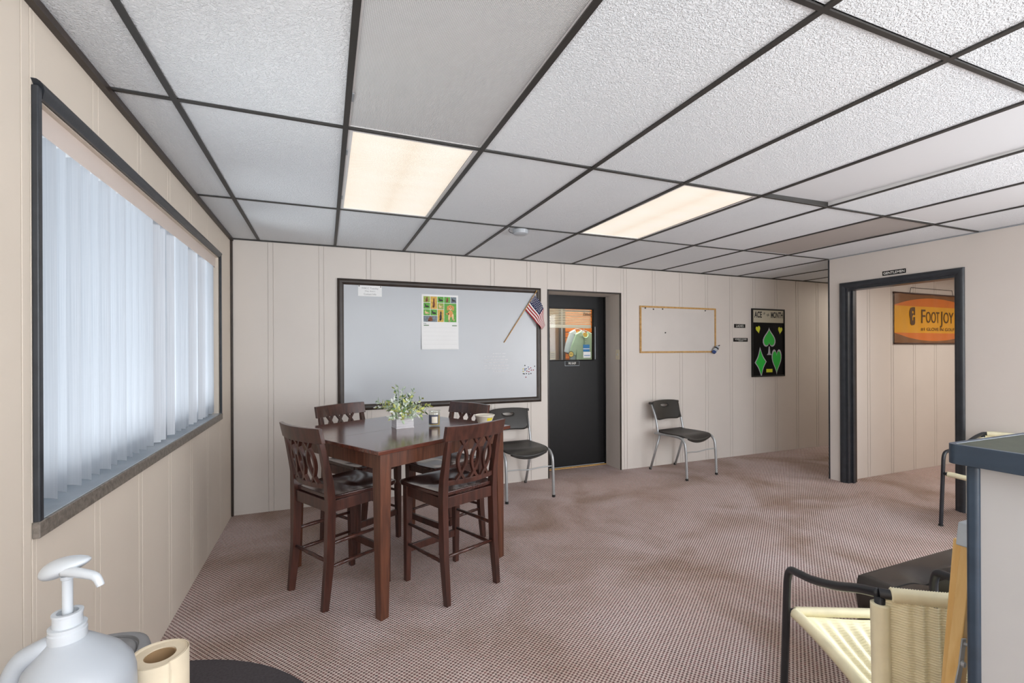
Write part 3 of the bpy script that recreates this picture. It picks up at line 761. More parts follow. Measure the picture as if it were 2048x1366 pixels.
def btext(s, x0, x1, z, h, name='lettering', bold=0.0):
    o = text(s, bn, (0, 0, 0), (0, 0, 0), M['banner_text'], x1 - x0, h, name, bold=bold)
    for v in o.data.vertices: v.co = (v.co.x + (x0 + x1) / 2, v.co.y + z, 0)
    return on_banner(o)
btext('F', -0.250, -0.180, 0.030, 0.155)
btext('OOT', -0.165, 0.105, 0.022, 0.130)
btext('J', 0.118, 0.165, 0.000, 0.190)
btext('OY', 0.185, 0.385, 0.022, 0.130)
btext('#1 GLOVE IN GOLF', -0.262, 0.400, -0.118, 0.040)
eb = MB()
em = [(-0.42, 0.13), (-0.455, 0.12), (-0.475, 0.08), (-0.475, 0.04), (-0.462, 0.0), (-0.458, -0.06), (-0.43, -0.075), (-0.39, -0.07), (-0.372, -0.05), (-0.370, 0.02), (-0.40, 0.02), (-0.40, -0.02), (-0.425, -0.02), (-0.425, 0.03), (-0.40, 0.045), (-0.40, 0.06), (-0.43, 0.06), (-0.43, 0.085), (-0.395, 0.09), (-0.385, 0.04), (-0.370, 0.04), (-0.370, 0.13)]
eb.add([(u, v, 0) for u, v in em], [tuple(range(len(em)))])
o = eb.build('emblem', M['banner_text'], bn)
tb = bmesh.new(); tb.from_mesh(o.data); bmesh.ops.triangulate(tb, faces=tb.faces); tb.to_mesh(o.data); tb.free()
on_banner(o)

# ------------------------------------------------------------------ big whiteboard and what hangs on it
bd = thing('whiteboard', 'large whiteboard in a dark moulded frame on the back wall', 'whiteboard', (0, 0, 0))
bx0, bx1, bz0, bz1 = 0.838, 2.872, 0.835, 2.042
MB().box(bx0 + 0.05, bx1 - 0.05, -0.012, 0.0, bz0 + 0.045, bz1 - 0.045).build('panel', M['whiteboard'], bd)
wq = 0.058
casing('frame_bar', (bx0, 0, bz1), (bx1, 0, bz1), (0, 0, -1), wq, 0.026, M['brown_trim'], bd, (0, -1, 0))
casing('frame_bar', (bx1, 0, bz0), (bx0, 0, bz0), (0, 0, 1), wq, 0.026, M['brown_trim'], bd, (0, -1, 0))
casing('frame_bar', (bx0, 0, bz0), (bx0, 0, bz1), (1, 0, 0), wq, 0.026, M['brown_trim'], bd, (0, -1, 0))
casing('frame_bar', (bx1, 0, bz1), (bx1, 0, bz0), (-1, 0, 0), wq, 0.026, M['brown_trim'], bd, (0, -1, 0))
# wiped marker writing: rows of short strokes on the board
mk = MB(); rnd = random.Random(3)
for r, zz in enumerate((1.345, 1.315, 1.285, 1.255, 1.225, 1.195, 1.165)):
    x = 2.235 + (0.09 if r in (0, 6) else 0.0)
    while x < 2.47 + (0.0 if r else -0.03):
        w = rnd.uniform(0.012, 0.04)
        mk.add([(x, -0.0124, zz), (x + w, -0.0124, zz + rnd.uniform(-0.004, 0.004)), (x + w, -0.0124, zz + 0.006), (x, -0.0124, zz + 0.006)], [(0, 1, 2, 3)]); x += w + rnd.uniform(0.004, 0.012)
mk.build('marker_writing', M['faint_print'], bd)

cal = thing('calendar', 'wall calendar with dog photographs over a month page, pinned to the whiteboard', 'calendar', (1.780, -0.013, 1.66))
MB().box(-0.181, 0.181, -0.003, 0, -0.005, 0.268).build('picture_page', M['paper'], cal)
MB().grid(lambda u, v: Vector((-0.183 + 0.366 * u, -0.004 - 0.010 * (1 - v) ** 2, -0.266 + 0.262 * v)), 1, 6).build('month_page', M['paper'], cal, solid=0.002)
def ph(x0, x1, z0, z1, mat, dog=None, dm=None):
    p = MB().box(x0, x1, -0.0038, -0.003, z0, z1).build('photo', mat, cal)
    if dog:
        cx, cz, w, h = (x0 + x1) / 2, (z0 + z1) / 2, (x1 - x0), (z1 - z0)
        m = MB()
        for (ox, oz, rx, rz) in dog:
            m.add([(cx + (ox + rx * cos(a)) * w, -0.0042, cz + (oz + rz * sin(a)) * h) for a in [2 * pi * k / 14 for k in range(14)]], [tuple(range(14))])
        m.build('dog_figure', dm, p)
SIT = [(0, -0.12, 0.18, 0.28), (0.02, 0.22, 0.12, 0.14), (-0.12, -0.3, 0.08, 0.1)]
LIE = [(0, -0.1, 0.3, 0.16), (-0.2, 0.14, 0.1, 0.14), (0.25, -0.16, 0.14, 0.07)]
cx_ = [-0.163, -0.095, -0.026, 0.040, 0.106, 0.163]
rz_ = [0.249, 0.186, 0.123, 0.060, 0.002]
g = 0.004
ph(cx_[0], cx_[1] - g, rz_[1] + g, rz_[0], M['photo_olive'], SIT, M['dog_brown'])
ph(cx_[1], cx_[2] - g, rz_[2] + g, rz_[0], M['photo_straw'], SIT, M['dog_brown'])
ph(cx_[2], cx_[3] - g, rz_[1] + g, rz_[0], M['photo_green'], LIE, M['dog_dark'])
ph(cx_[3], cx_[4] - g, rz_[1] + g, rz_[0], M['photo_green'], SIT, M['dog_brown'])
ph(cx_[4], cx_[5], rz_[1] + g, rz_[0], M['photo_grey'], LIE, M['dog_dark'])
ph(cx_[0], cx_[1] - g, rz_[2] + g, rz_[1], M['photo_green'], LIE, M['dog_dark'])
ph(cx_[2], cx_[3] - g, rz_[2] + g, rz_[1], M['photo_olive'], LIE, M['dog_cream'])
ph(cx_[0], cx_[1] - g, rz_[3] + g, rz_[2], M['photo_green'], LIE, M['dog_cream'])
ph(cx_[1], cx_[2] - g, rz_[3] + g, rz_[2], M['photo_green'], LIE, M['dog_dark'])
ph(cx_[0], cx_[2] - g, rz_[4], rz_[3], M['photo_grey'], SIT, M['dog_brown'])
ph(cx_[2], cx_[3] - g, rz_[4], rz_[2], M['photo_straw'], SIT, M['dog_dark'])
p = MB().box(cx_[3], cx_[5], -0.0038, -0.003, rz_[4], rz_[1]).build('photo', M['photo_green'], cal)
def blob(m, x, z, rx, rz, y):
    m.add([(x + rx * cos(a), y, z + rz * sin(a)) for a in [2 * pi * k / 18 for k in range(18)]], [tuple(range(18))])
m = MB(); cxg = 0.103
blob(m, cxg - 0.030, 0.083, 0.016, 0.008, -0.0044); blob(m, cxg - 0.026, 0.138, 0.010, 0.024, -0.0048); blob(m, cxg + 0.026, 0.138, 0.010, 0.024, -0.0048); blob(m, cxg, 0.084, 0.026, 0.034, -0.0044); blob(m, cxg, 0.146, 0.025, 0.026, -0.0046)
m.build('dog_figure', M['dog_gold'], p)
m = MB()
blob(m, cxg - 0.014, 0.044, 0.009, 0.036, -0.0050); blob(m, cxg + 0.024, 0.052, 0.009, 0.034, -0.0050); blob(m, cxg + 0.030, 0.024, 0.012, 0.007, -0.0050); blob(m, cxg - 0.012, 0.012, 0.010, 0.007, -0.0050); blob(m, cxg, 0.132, 0.012, 0.013, -0.0050)
m.build('dog_figure', M['dog_cream'], p)
m = MB(); blob(m, cxg, 0.136, 0.005, 0.004, -0.0054); blob(m, cxg - 0.009, 0.152, 0.003, 0.003, -0.0054); blob(m, cxg + 0.009, 0.152, 0.003, 0.003, -0.0054)
m.build('dog_figure', M['dog_dark'], p)
text('May', cal, (-0.150, -0.0075, -0.016), BACK, M['print'], 0.026, 0.012)
MB().box(-0.162, -0.112, -0.0085, -0.0078, -0.037, -0.029).box(0.118, 0.166, -0.0085, -0.0078, -0.037, -0.029).build('printed_bar', M['grass_print'], cal)
gl = MB()
for k in range(6):
    v = k / 5; zz = -0.256 + 0.200 * v; yy = -0.0056 - 0.010 * (1 - (zz + 0.266) / 0.262) ** 2
    gl.add([(-0.165, yy, zz), (0.165, yy, zz), (0.165, yy, zz + 0.0009), (-0.165, yy, zz + 0.0009)], [(0, 1, 2, 3)])
gl.build('ruled_lines', M['faint_print'], cal)

nt = thing('paper_note', 'white paper note with faint serif lines pinned at the whiteboard top corner', 'note', (1.122, -0.013, 1.937))
MB().box(-0.106, 0.106, -0.0015, 0, -0.050, 0.050).build('sheet', M['paper'], nt)
text('WBCC Tuesday', nt, (0, -0.002, 0.022), BACK, M['grey_print'], 0.150, 0.020)
text("May Ace's", nt, (0, -0.002, -0.004), BACK, M['grey_print'], 0.090, 0.016)
text('Contact Info', nt, (0, -0.002, -0.030), BACK, M['grey_print'], 0.110, 0.018)
for x in (-0.096, 0.096): MB().lathe([(0, -0.008), (0.004, -0.008), (0.005, -0.004), (0.005, 0)], 10, (x, 0, 0.042), 'y').build('pin', M['print'], nt)

fg = thing('flag', 'small stars and stripes flag on a wooden stick at the whiteboard corner', 'flag', (0, 0, 0))
pA, pB = Vector((2.447, -0.020, 1.463)), Vector((2.812, -0.034, 2.005))
MB().tube([pA, pB], 0.0050, 8).build('stick', M['dowel'], fg, smooth=True)
MB().lathe([(0.0, 0.012), (0.004, 0.010), (0.006, 0.003), (0.004, -0.002), (0, -0.002)], 10, tuple(pB)).build('finial', M['gold'], fg, smooth=True)
hoA, hoB = pA.lerp(pB, 0.93), pA.lerp(pB, 0.64)
top = [hoA, Vector((2.874, -0.060, 1.850)), Vector((2.884, -0.045, 1.750)), Vector((2.902, -0.050, 1.645))]
bot = [hoB, Vector((2.768, -0.048, 1.705)), Vector((2.815, -0.070, 1.650)), Vector((2.868, -0.052, 1.598))]
tp, bt = bez(top, 8), bez(bot, 8)
nf = len(tp) - 1; NS = 26
m = MB(); vs = []
for j in range(NS + 1):
    s = j / NS
    for i in range(nf + 1):
        p = tp[i].lerp(bt[i], s); vs.append(p + Vector((0, -0.006 * sin(i * 0.55 + s * 4), 0)))
m.v = vs
for j in range(NS):
    for i in range(nf):
        stripe = j // 2; mi = 0 if stripe % 2 == 0 else 1
        if stripe < 7 and i < nf * 0.40: mi = 2
        m.f.append([j * (nf + 1) + i, j * (nf + 1) + i + 1, (j + 1) * (nf + 1) + i + 1, (j + 1) * (nf + 1) + i]); m.mi.append(mi)
cloth = m.build('cloth', [M['red'], M['white_cloth'], M['blue']], fg, smooth=True)
st = MB()
for a in range(6):
    for c in range(5):
        for off in ((0, 0), (0.5, 0.5)):
            s = (0.7 + (c + off[0]) * 2.45) / NS; tt = (0.35 + (a + off[1]) * 0.86 * 1.9) 
            if tt > nf * 0.385 or s > 13.4 / NS: continue
            i = int(tt); p = tp[i].lerp(tp[i + 1], tt - i).lerp(bt[i].lerp(bt[i + 1], tt - i), s) + Vector((0, -0.006 * sin(tt * 0.55 + s * 4) - 0.0015, 0))
            st.add([p + Vector((0.0042 * cos(q), 0, 0.0042 * sin(q))) for q in [2 * pi * k / 5 + 0.3 for k in range(5)]], [(0, 1, 2, 3, 4)])
st.build('stars', M['white_print'], cloth)

MAG = [('black', 2.683, 1.222), ('black', 2.795, 1.212), ('black', 2.664, 1.136), ('black', 2.676, 1.134), ('black', 2.700, 1.136), ('black', 2.728, 1.132), ('black', 2.752, 1.136),
       ('blue', 2.722, 1.205), ('blue', 2.700, 1.188), ('blue', 2.684, 1.186), ('blue', 2.684, 1.172),
       ('red', 2.750, 1.196), ('red', 2.730, 1.184), ('red', 2.756, 1.172), ('red', 2.780, 1.172), ('red', 2.706, 1.162), ('red', 2.728, 1.156), ('red', 2.694, 1.098),
       ('yellow', 2.664, 1.186), ('yellow', 2.664, 1.160)]
magm = {'black': M['print'], 'blue': M['bright_blue'], 'red': M['red'], 'yellow': M['yellow']}
proto = {}
for c, x, zz in MAG:
    if c not in proto:
        o = MB().lathe([(0, -0.006), (0.0045, -0.006), (0.0055, -0.004), (0.0055, 0)], 10, (0, 0, 0), 'y').build('board_magnet', magm[c]); proto[c] = o
    else:
        o = proto[c].copy(); COL.objects.link(o)
    o.location = (x, -0.012, zz); tag(o, f'tiny {c} magnet in the cluster low on the whiteboard edge', 'magnet', f'{c} magnets on the whiteboard')

# ------------------------------------------------------------------ small whiteboard, signs and poster on the back wall
sb = thing('small_whiteboard', 'small worn whiteboard in a thin oak frame between the door and the signs', 'whiteboard', (0, 0, 0))
x0, x1, z0, z1 = 4.152, 5.312, 1.344, 1.899; q = 0.019
MB().box(x0 + q, x1 - q, -0.010, 0, z0 + q, z1 - q).build('panel', M['board_grey'], sb)
for a in ((x0, x1, z1 - q, z1), (x0, x1, z0, z0 + q), (x0, x0 + q, z0 + q, z1 - q), (x1 - q, x1, z0 + q, z1 - q)):
    MB().box(a[0], a[1], -0.020, 0, a[2], a[3]).build('frame_bar', M['oak'], sb, bevel=0.003)
for k, (x, zz) in enumerate(((4.228, 1.872), (4.345, 1.862), (4.480, 1.868), (5.140, 1.866), (4.520, 1.585))):
    o = MB().lathe([(0, -0.010), (0.007, -0.010), (0.008, -0.005), (0.006, 0)], 10, (0, 0, 0), 'y').build('push_pin', M['print'])
    o.location = (x, -0.010, zz); tag(o, 'tiny dark pin stuck in the small oak-framed whiteboard', 'pin', 'pins in the small whiteboard')
o = thing('marker_bottle', 'small blue and white capped bottle clipped at the small whiteboard corner', 'bottle', (5.275, -0.050, 1.385))
o.rotation_euler = (0, radians(-50) + pi, 0)
o.rotation_euler = (0, radians(42), 0)
MB().lathe([(0, -0.062), (0.021, -0.062), (0.024, -0.055), (0.024, -0.035)], 16).build('cap', M['bright_blue'], o, smooth=True)
MB().lathe([(0, -0.035), (0.027, -0.035), (0.027, 0.000), (0, 0.000)], 16).build('body', M['white_plastic'], o, auto=40)
MB().lathe([(0, 0.000), (0.0275, 0.000), (0.0275, 0.018), (0, 0.018)], 16).build('band', M['print'], o, auto=40)
MB().lathe([(0, 0.018), (0.026, 0.018), (0.024, 0.040), (0.012, 0.050), (0, 0.050)], 16).build('shoulder', M['white_plastic'], o, auto=40)
MB().tube([(0, 0, 0.050), (0.01, -0.005, 0.075)], 0.007, 8).build('clip', M['brown_trim'], o, smooth=True)

for nm, cxs, czs, w, h, lab, lines in (('LADIES', 5.730, 1.686, 0.192, 0.048, 'black nameplate lettered LADIES, upper of two beside the card suits poster', [('LADIES', 0.0, 0.130, 0.028)]),
                               ('W', 5.744, 1.506, 0.248, 0.048, 'black nameplate with two text lines, lower of two beside the card suits poster', [("WOMEN'S LOCKER", 0.006, 0.205, 0.022), ('ROOM', -0.013, 0.075, 0.009)])):
    sg = thing('sign', lab, 'sign', (cxs, 0, czs))
    MB().box(-w / 2, w / 2, -0.005, 0, -h / 2, h / 2).build('plate', M['sign_black'], sg, bevel=0.001)
    for s, dz, ww, hh in lines: text(s, sg, (0, -0.0058, dz), BACK, M['white_print'], ww, hh)

ps = thing('poster', 'black framed card suits poster titled ACE of the MONTH with neon green shapes', 'poster', (6.234, 0, 1.469))
pw, phh = 0.302, 0.452
MB().box(-pw + 0.014, pw - 0.014, -0.012, 0, -phh + 0.014, phh - 0.014).build('backing', M['black_card'], ps)
for a in ((-pw, pw, phh - 0.016, phh), (-pw, pw, -phh, -phh + 0.016), (-pw, -pw + 0.016, -phh + 0.016, phh - 0.016), (pw - 0.016, pw, -phh + 0.016, phh - 0.016)):
    MB().box(a[0], a[1], -0.022, 0, a[2], a[3]).build('frame_bar', M['sign_black'], ps, bevel=0.003)
MB().box(-pw + 0.028, pw - 0.020, -0.0135, -0.012, 0.268, phh - 0.020).build('title_card', M['beige_card'], ps)
text('ACE', ps, (-0.190, -0.0142, 0.372), BACK, M['print'], 0.136, 0.084, bold=0.035)
text('MONTH', ps, (0.158, -0.0142, 0.372), BACK, M['print'], 0.224, 0.084, bold=0.035)
text('OF', ps, (-0.078, -0.0142, 0.388), BACK, M['print'], 0.034, 0.026, tilt=0.5, bold=0.03)
text('THE', ps, (-0.012, -0.0142, 0.368), BACK, M['print'], 0.042, 0.032, tilt=0.5, bold=0.03)
def suit(kind, cx, cz, w, h, tilt=0.0, mats=('silver_card', 'green'), scale_in=0.84, name='suit_shape', depth=0.0):
    if kind == 'diamond':
        pts = []
        for a, b in (((0, 1), (1, 0)), ((1, 0), (0, -1)), ((0, -1), (-1, 0)), ((-1, 0), (0, 1))):
            for k in range(6):
                t = k / 6; x = a[0] + (b[0] - a[0]) * t; y = a[1] + (b[1] - a[1]) * t; s = 1 - 0.16 * sin(pi * t); pts.append((x * s, y * s))
    elif kind == 'heart':
        pts = [(16 * sin(t) ** 3 / 16, (13 * cos(t) - 5 * cos(2 * t) - 2 * cos(3 * t) - cos(4 * t)) / 14.5 + 0.13) for t in [2 * pi * k / 30 for k in range(30)]]
    else:  # spade blade
        pts = [(16 * sin(t) ** 3 / 16, -((13 * cos(t) - 5 * cos(2 * t) - 2 * cos(3 * t) - cos(4 * t)) / 14.5 + 0.13) * 0.86 + 0.16) for t in [2 * pi * k / 30 for k in range(30)]]
    ca, sa = cos(tilt), sin(tilt)
    def pl(s): return [((x * s * w / 2) * ca - (y * s * h / 2) * sa + cx, (x * s * w / 2) * sa + (y * s * h / 2) * ca + cz) for x, y in pts]
    y0 = -0.012 - depth
    par = MB().prism(pl(1.0), lambda u, v, d: Vector((u, d, v)), y0 - 0.002, y0).build(name, M[mats[0]], ps)
    MB().prism(pl(scale_in), lambda u, v, d: Vector((u, d, v)), y0 - 0.0032, y0 - 0.002).build('inset', M[mats[1]], par)
    return par
spd = suit('spade', 0.012, 0.046, 0.235, 0.300)
MB().prism([(0.004, -0.050), (0.020, -0.050), (0.032, -0.140), (0.052, -0.163), (-0.030, -0.163), (-0.008, -0.140)], lambda u, v, d: Vector((u, d, v)), -0.014, -0.012).build('stem', M['silver_card'], spd)
suit('diamond', -0.145, -0.258, 0.215, 0.400, 0.06)
suit('heart', 0.150, -0.250, 0.185, 0.340, 0.0)
suit('heart', -0.188, 0.172, 0.078, 0.098, 0.25, ('neon_yellow', 'neon_yellow'), name='yellow_heart')
suit('heart', 0.218, 0.165, 0.078, 0.098, -0.12, ('neon_yellow', 'neon_yellow'), name='yellow_heart')
MB().box(-0.042, 0.070, -0.014, -0.012, -0.395, -0.350).build('date_card', M['neon_yellow'], ps)

# ================================================================== DINING TABLE
TC, TA = (1.182, -1.393), radians(29.0)
tb = thing('dining_table', 'square counter-height dining table in dark cherry wood', 'table', (TC[0], TC[1], 0), TA)
TH, TZ = 0.520, 0.876
MB().box(-TH, TH, -TH, TH, TZ - 0.022, TZ).build('table_top', M['table'], tb, bevel=0.004)
MB().box(-TH + 0.001, TH - 0.001, -0.0006, 0.0006, TZ - 0.0005, TZ + 0.0002).build('leaf_joint', M['chairwood'], tb)
L = TH - 0.034
for s in (-1, 1):
    MB().box(-L + 0.06, L - 0.06, s * (L - 0.010) - 0.010, s * (L - 0.010) + 0.010, TZ - 0.105, TZ - 0.022).build('apron', M['table_leg'], tb, bevel=0.002)
    MB().box(s * (L - 0.010) - 0.010, s * (L - 0.010) + 0.010, -L + 0.06, L - 0.06, TZ - 0.105, TZ - 0.022).build('apron', M['table_leg'], tb, bevel=0.002)
for sx in (-1, 1):
    for sy in (-1, 1):
        MB().bar((sx * (L - 0.036), sy * (L - 0.036), TZ - 0.022), (sx * (L - 0.025), sy * (L - 0.025), 0), 0.072, 0.072, 0.050, 0.050).build('leg', M['table_leg'], tb, bevel=0.004)

# ------------------------------------------------------------------ counter-height dining chairs
def ychair(zz):
    k = [(0.0, -0.226), (0.25, -0.200), (0.56, -0.190), (0.68, -0.200), (0.84, -0.232), (0.975, -0.264)]
    for (a, ya), (b, yb) in zip(k, k[1:]):
        if zz <= b: return ya + (yb - ya) * (zz - a) / (b - a)
    return k[-1][1]
def make_bar_chair(label):
    t = thing('dining_chair', label, 'chair', (0, 0, 0), 0, 'counter chairs round the dining table')
    zs = [0, 0.12, 0.25, 0.40, 0.56, 0.62, 0.68, 0.76, 0.84, 0.895]
    for s in (-1, 1):
        MB().strip([(s * 0.180, ychair(z), z) for z in zs], [0.028, 0.032, 0.034, 0.036, 0.036, 0.036, 0.034, 0.032, 0.030, 0.028], [0.036, 0.042, 0.046, 0.048, 0.048, 0.046, 0.042, 0.036, 0.032, 0.028], (1, 0, 0)).build('leg', M['chairwood'], t, bevel=0.003)
        MB().bar((s * 0.180, 0.165, 0.578), (s * 0.182, 0.172, 0), 0.044, 0.044, 0.030, 0.030).build('leg', M['chairwood'], t, bevel=0.003)
    # aprons
    MB().box(-0.165, 0.165, -0.204, -0.182, 0.515, 0.576).build('apron', M['chairwood'], t, bevel=0.002)
    MB().box(-0.160, 0.160, 0.158, 0.178, 0.515, 0.576).build('apron', M['chairwood'], t, bevel=0.002)
    for s in (-1, 1): MB().box(s * 0.184 - 0.010, s * 0.184 + 0.010, -0.170, 0.145, 0.515, 0.576).build('apron', M['chairwood'], t, bevel=0.002)
    # saddle seat
    def seat(u, v, top):
        y = -0.192 + 0.430 * v
        w = 0.188 + 0.028 * min(1, v * 1.4)
        if v > 0.86: w -= 0.030 * ((v - 0.86) / 0.14) ** 2
        x = (2 * u - 1) * w
        if not top: return Vector((x, y, 0.578))
        fx = 1 - abs(2 * u - 1) ** 3; fv = sin(pi * min(1, max(0, v))) ** 0.6
        zz = 0.603 - 0.015 * fx * fv + 0.006 * fx * fv * cos(2 * pi * (u - 0.5)) * (1 if v > 0.5 else 0)
        if v > 0.9: zz -= 0.006 * ((v - 0.9) / 0.1) ** 2
        return Vector((x, y + (0.010 * (1 - (2 * u - 1) ** 2) if v > 0.99 else 0), zz))
    m = MB(); n = 20
    m.grid(lambda u, v: seat(u, v, True), n, n); m.grid(lambda u, v: seat(u, v, False), n, n)
    k = (n + 1) ** 2; ring = [i for i in range(n + 1)] + [j * (n + 1) + n for j in range(1, n + 1)] + [n * (n + 1) + i for i in range(n - 1, -1, -1)] + [j * (n + 1) for j in range(n - 1, 0, -1)]
    for a, b in zip(ring, ring[1:] + ring[:1]): m.f.append([a, b, b + k, a + k]); m.mi.append(0)
    m.build('seat', M['seatwood'], t, bevel=0.006)
    # curved rails of the back
    def rail(z0, z1, half, th, bow):
        m = MB(); n = 16; vs = []
        for i in range(n + 1):
            x = -half + 2 * half * i / n; yb = -bow * (1 - (x / half) ** 2)
            for (zz, dy) in ((z0, -th / 2), (z0, th / 2), (z1, th / 2), (z1, -th / 2)): vs.append((x, ychair(zz) + yb + dy, zz))
        fs = [(0, 1, 2, 3), tuple(4 * n + k for k in (3, 2, 1, 0))]
        for i in range(n):
            for k in range(4): fs.append((4 * i + k, 4 * i + (k + 1) % 4, 4 * i + 4 + (k + 1) % 4, 4 * i + 4 + k))
        return m.add(vs, fs)
    rail(0.893, 0.975, 0.212, 0.024, 0.034).build('crest_rail', M['chairwood'], t, bevel=0.003)
    rail(0.640, 0.668, 0.168, 0.022, 0.030).build('lower_rail', M['chairwood'], t, bevel=0.002)
    for cxp in (-0.088, 0.0, 0.088):
        m = MB()
        for sg_ in (-1, 1):
            pts = []
            for i in range(17):
                s = i / 16; zz = 0.662 + 0.238 * s
                if 0.16 <= s <= 0.84: dx = 0.027 * sin(pi * (s - 0.16) / 0.68)
                else: dx = -(0.16 - min(s, 1 - s)) * 0.17
                x = cxp + sg_ * dx
                pts.append((x, ychair(zz) - 0.030 * (1 - (x / 0.19) ** 2), zz))
            m.strip(pts, 0.016, 0.020, (1, 0, 0))
        m.build('splat', M['chairwood'], t, bevel=0.0015, seg=1)
    # stretchers
    for s in (-1, 1):
        for zz in (0.222, 0.345): MB().tube([(s * 0.181, 0.165, zz), (s * 0.181, (ychair(zz) - 0.16) / 2 + 0.08, zz + 0.002), (s * 0.181, ychair(zz), zz)], [0.008, 0.0115, 0.008], 10).build('stretcher', M['chairwood'], t, smooth=True)
    MB().tube([(-0.175, ychair(0.25), 0.25), (0.0, ychair(0.25), 0.25), (0.175, ychair(0.25), 0.25)], [0.008, 0.0115, 0.008], 10).build('stretcher', M['chairwood'], t, smooth=True)
    MB().box(-0.168, 0.168, 0.160, 0.180, 0.170, 0.212).build('foot_rest', M['chairwood'], t, bevel=0.002)
    return t
def tloc(a, b): 
    return (TC[0] + a * cos(TA) - b * sin(TA), TC[1] + a * sin(TA) + b * cos(TA), 0)
chA = make_bar_chair('dark cherry dining chair with its back to the window, nearest the window wall')
chA.location = tloc(-0.392, 0.014); chA.rotation_euler = (0, 0, TA - pi / 2 + radians(1))
dup(chA, tloc(0.032, -0.436), TA + radians(-6.5), 'dark cherry dining chair turned with its back to the open carpet, nearest the viewer')
dup(chA, tloc(0.050, 0.492), TA + pi + radians(5), 'dark cherry dining chair behind the table, crest rail against the whiteboard frame')
dup(chA, tloc(0.412, 0.026), TA + pi / 2 + radians(-2), 'dark cherry dining chair behind the white bowl, in front of the black plastic chair')

# ------------------------------------------------------------------ things on the table
pl = thing('potted_plant', 'artificial frosted plant in a whitewashed cube planter on the dining table', 'plant', (1.207, -1.383, TZ), radians(8))
hw = 0.057
for a in ((-hw, hw, -hw, -hw + 0.008), (-hw, hw, hw - 0.008, hw), (-hw, -hw + 0.008, -hw + 0.008, hw - 0.008), (hw - 0.008, hw, -hw + 0.008, hw - 0.008)):
    MB().box(*a, 0.0, 0.110).build('planter_board', M['whitewash'], pl, bevel=0.0015)
MB().box(-hw + 0.008, hw - 0.008, -hw + 0.008, hw - 0.008, 0.0, 0.095).build('soil', M['tan'], pl)
for a in ((-hw - 0.002, hw + 0.002, -hw - 0.002, hw + 0.002),): MB().box(*a, 0.0, 0.006).build('planter_foot', M['whitewash'], pl, bevel=0.001)
rnd = random.Random(11)
stems = []
for k in range(64):
    az = rnd.uniform(0, 2 * pi); el = rnd.uniform(0.0, 1.3); ln = rnd.uniform(0.06, 0.135)
    stems.append((az, el, ln))
stems += [(2.0, 1.45, 0.175), (1.2, 1.5, 0.16), (2.6, 1.4, 0.165), (0.2, 1.2, 0.165), (pi + 0.1, 0.62, 0.185), (0.05, 0.35, 0.185), (pi - 0.4, 0.45, 0.16), (0.5, 0.15, 0.15), (-0.4, 0.8, 0.15), (-1.4, -0.1, 0.10), (-1.9, -0.15, 0.09), (-1.0, 0.0, 0.10)]
leafm = {k: MB() for k in ('leaf_a', 'leaf_b', 'leaf_c', 'leaf_d')}
stm = MB(); nleaf = 0; leaves = []
for az, el, ln in stems:
    d = Vector((cos(az) * cos(el), sin(az) * cos(el), sin(el))); base = Vector((cos(az) * 0.022, sin(az) * 0.022, 0.097))
    if el < 0.1: base = Vector((cos(az) * 0.05, sin(az) * 0.058, 0.112))
    droop = Vector((0, 0, -0.03 * cos(el)))
    pts = [base + d * (ln * s) + droop * (s * s) for s in (0, 0.25, 0.5, 0.75, 1.0)]
    stm.tube(pts, [0.0016, 0.0014, 0.0012, 0.001, 0.0008], 5)
    n = int(ln / 0.0085)
    for i in range(2, n + 1):
        s = i / n; p = base + d * (ln * s) + droop * (s * s)
        perp = d.cross(Vector((rnd.uniform(-1, 1), rnd.uniform(-1, 1), rnd.uniform(-1, 1)))).normalized()
        lf = (d * 0.55 + perp * 0.85).normalized(); wv = lf.cross(d).normalized(); Lf = rnd.uniform(0.022, 0.036); Wf = Lf * 0.25
        key = rnd.choices(['leaf_a', 'leaf_b', 'leaf_c', 'leaf_d'], [0.33, 0.27, 0.28, 0.12])[0]
        nn = lf.cross(wv)
        leaves.append((key, [p, p + lf * Lf * 0.35 + wv * Wf + nn * 0.002, p + lf * Lf * 0.75 + wv * Wf * 0.7 + nn * 0.001, p + lf * Lf, p + lf * Lf * 0.75 - wv * Wf * 0.7 + nn * 0.001, p + lf * Lf * 0.35 - wv * Wf + nn * 0.002, p + lf * Lf * 0.5 - nn * 0.001]))
for key, v in leaves: leafm[key].add(v, [(0, 1, 6), (1, 2, 6), (2, 3, 6), (3, 4, 6), (4, 5, 6), (5, 0, 6)])
stm.build('stems', M['leaf_d'], pl, smooth=True)
for k, mm in leafm.items():
    o = mm.build('foliage', M[k], pl); o['kind'] = 'stuff'

cn = thing('candle_jar', 'glass candle jar with slate print and cream label on the dining table', 'candle', (1.412, -1.412, TZ))
MB().lathe([(0.0, 0.001), (0.036, 0.001), (0.039, 0.006), (0.0385, 0.085), (0.036, 0.094), (0.042, 0.105), (0.0405, 0.105), (0.0345, 0.094), (0.0365, 0.085), (0.0365, 0.010), (0, 0.010)], 28).build('jar', M['glass'], cn, smooth=True)
MB().lathe([(0, 0.0105), (0.0345, 0.0105), (0.0345, 0.070), (0, 0.072)], 24).build('wax', M['wax'], cn, auto=40)
def wrap(r, a0, a1, z0, z1): return MB().grid(lambda u, v: Vector((r * cos(a0 + (a1 - a0) * u), r * sin(a0 + (a1 - a0) * u), z0 + (z1 - z0) * v)), 10, 1)
va = atan2(CAM.y + 1.412, CAM.x - 1.412)
wrap(0.0392, va - 1.15, va + 0.75, 0.018, 0.078).build('printed_band', M['slate'], cn, smooth=True)
wrap(0.0396, va - 0.45, va + 0.55, 0.024, 0.066).build('label', M['label'], cn, smooth=True)

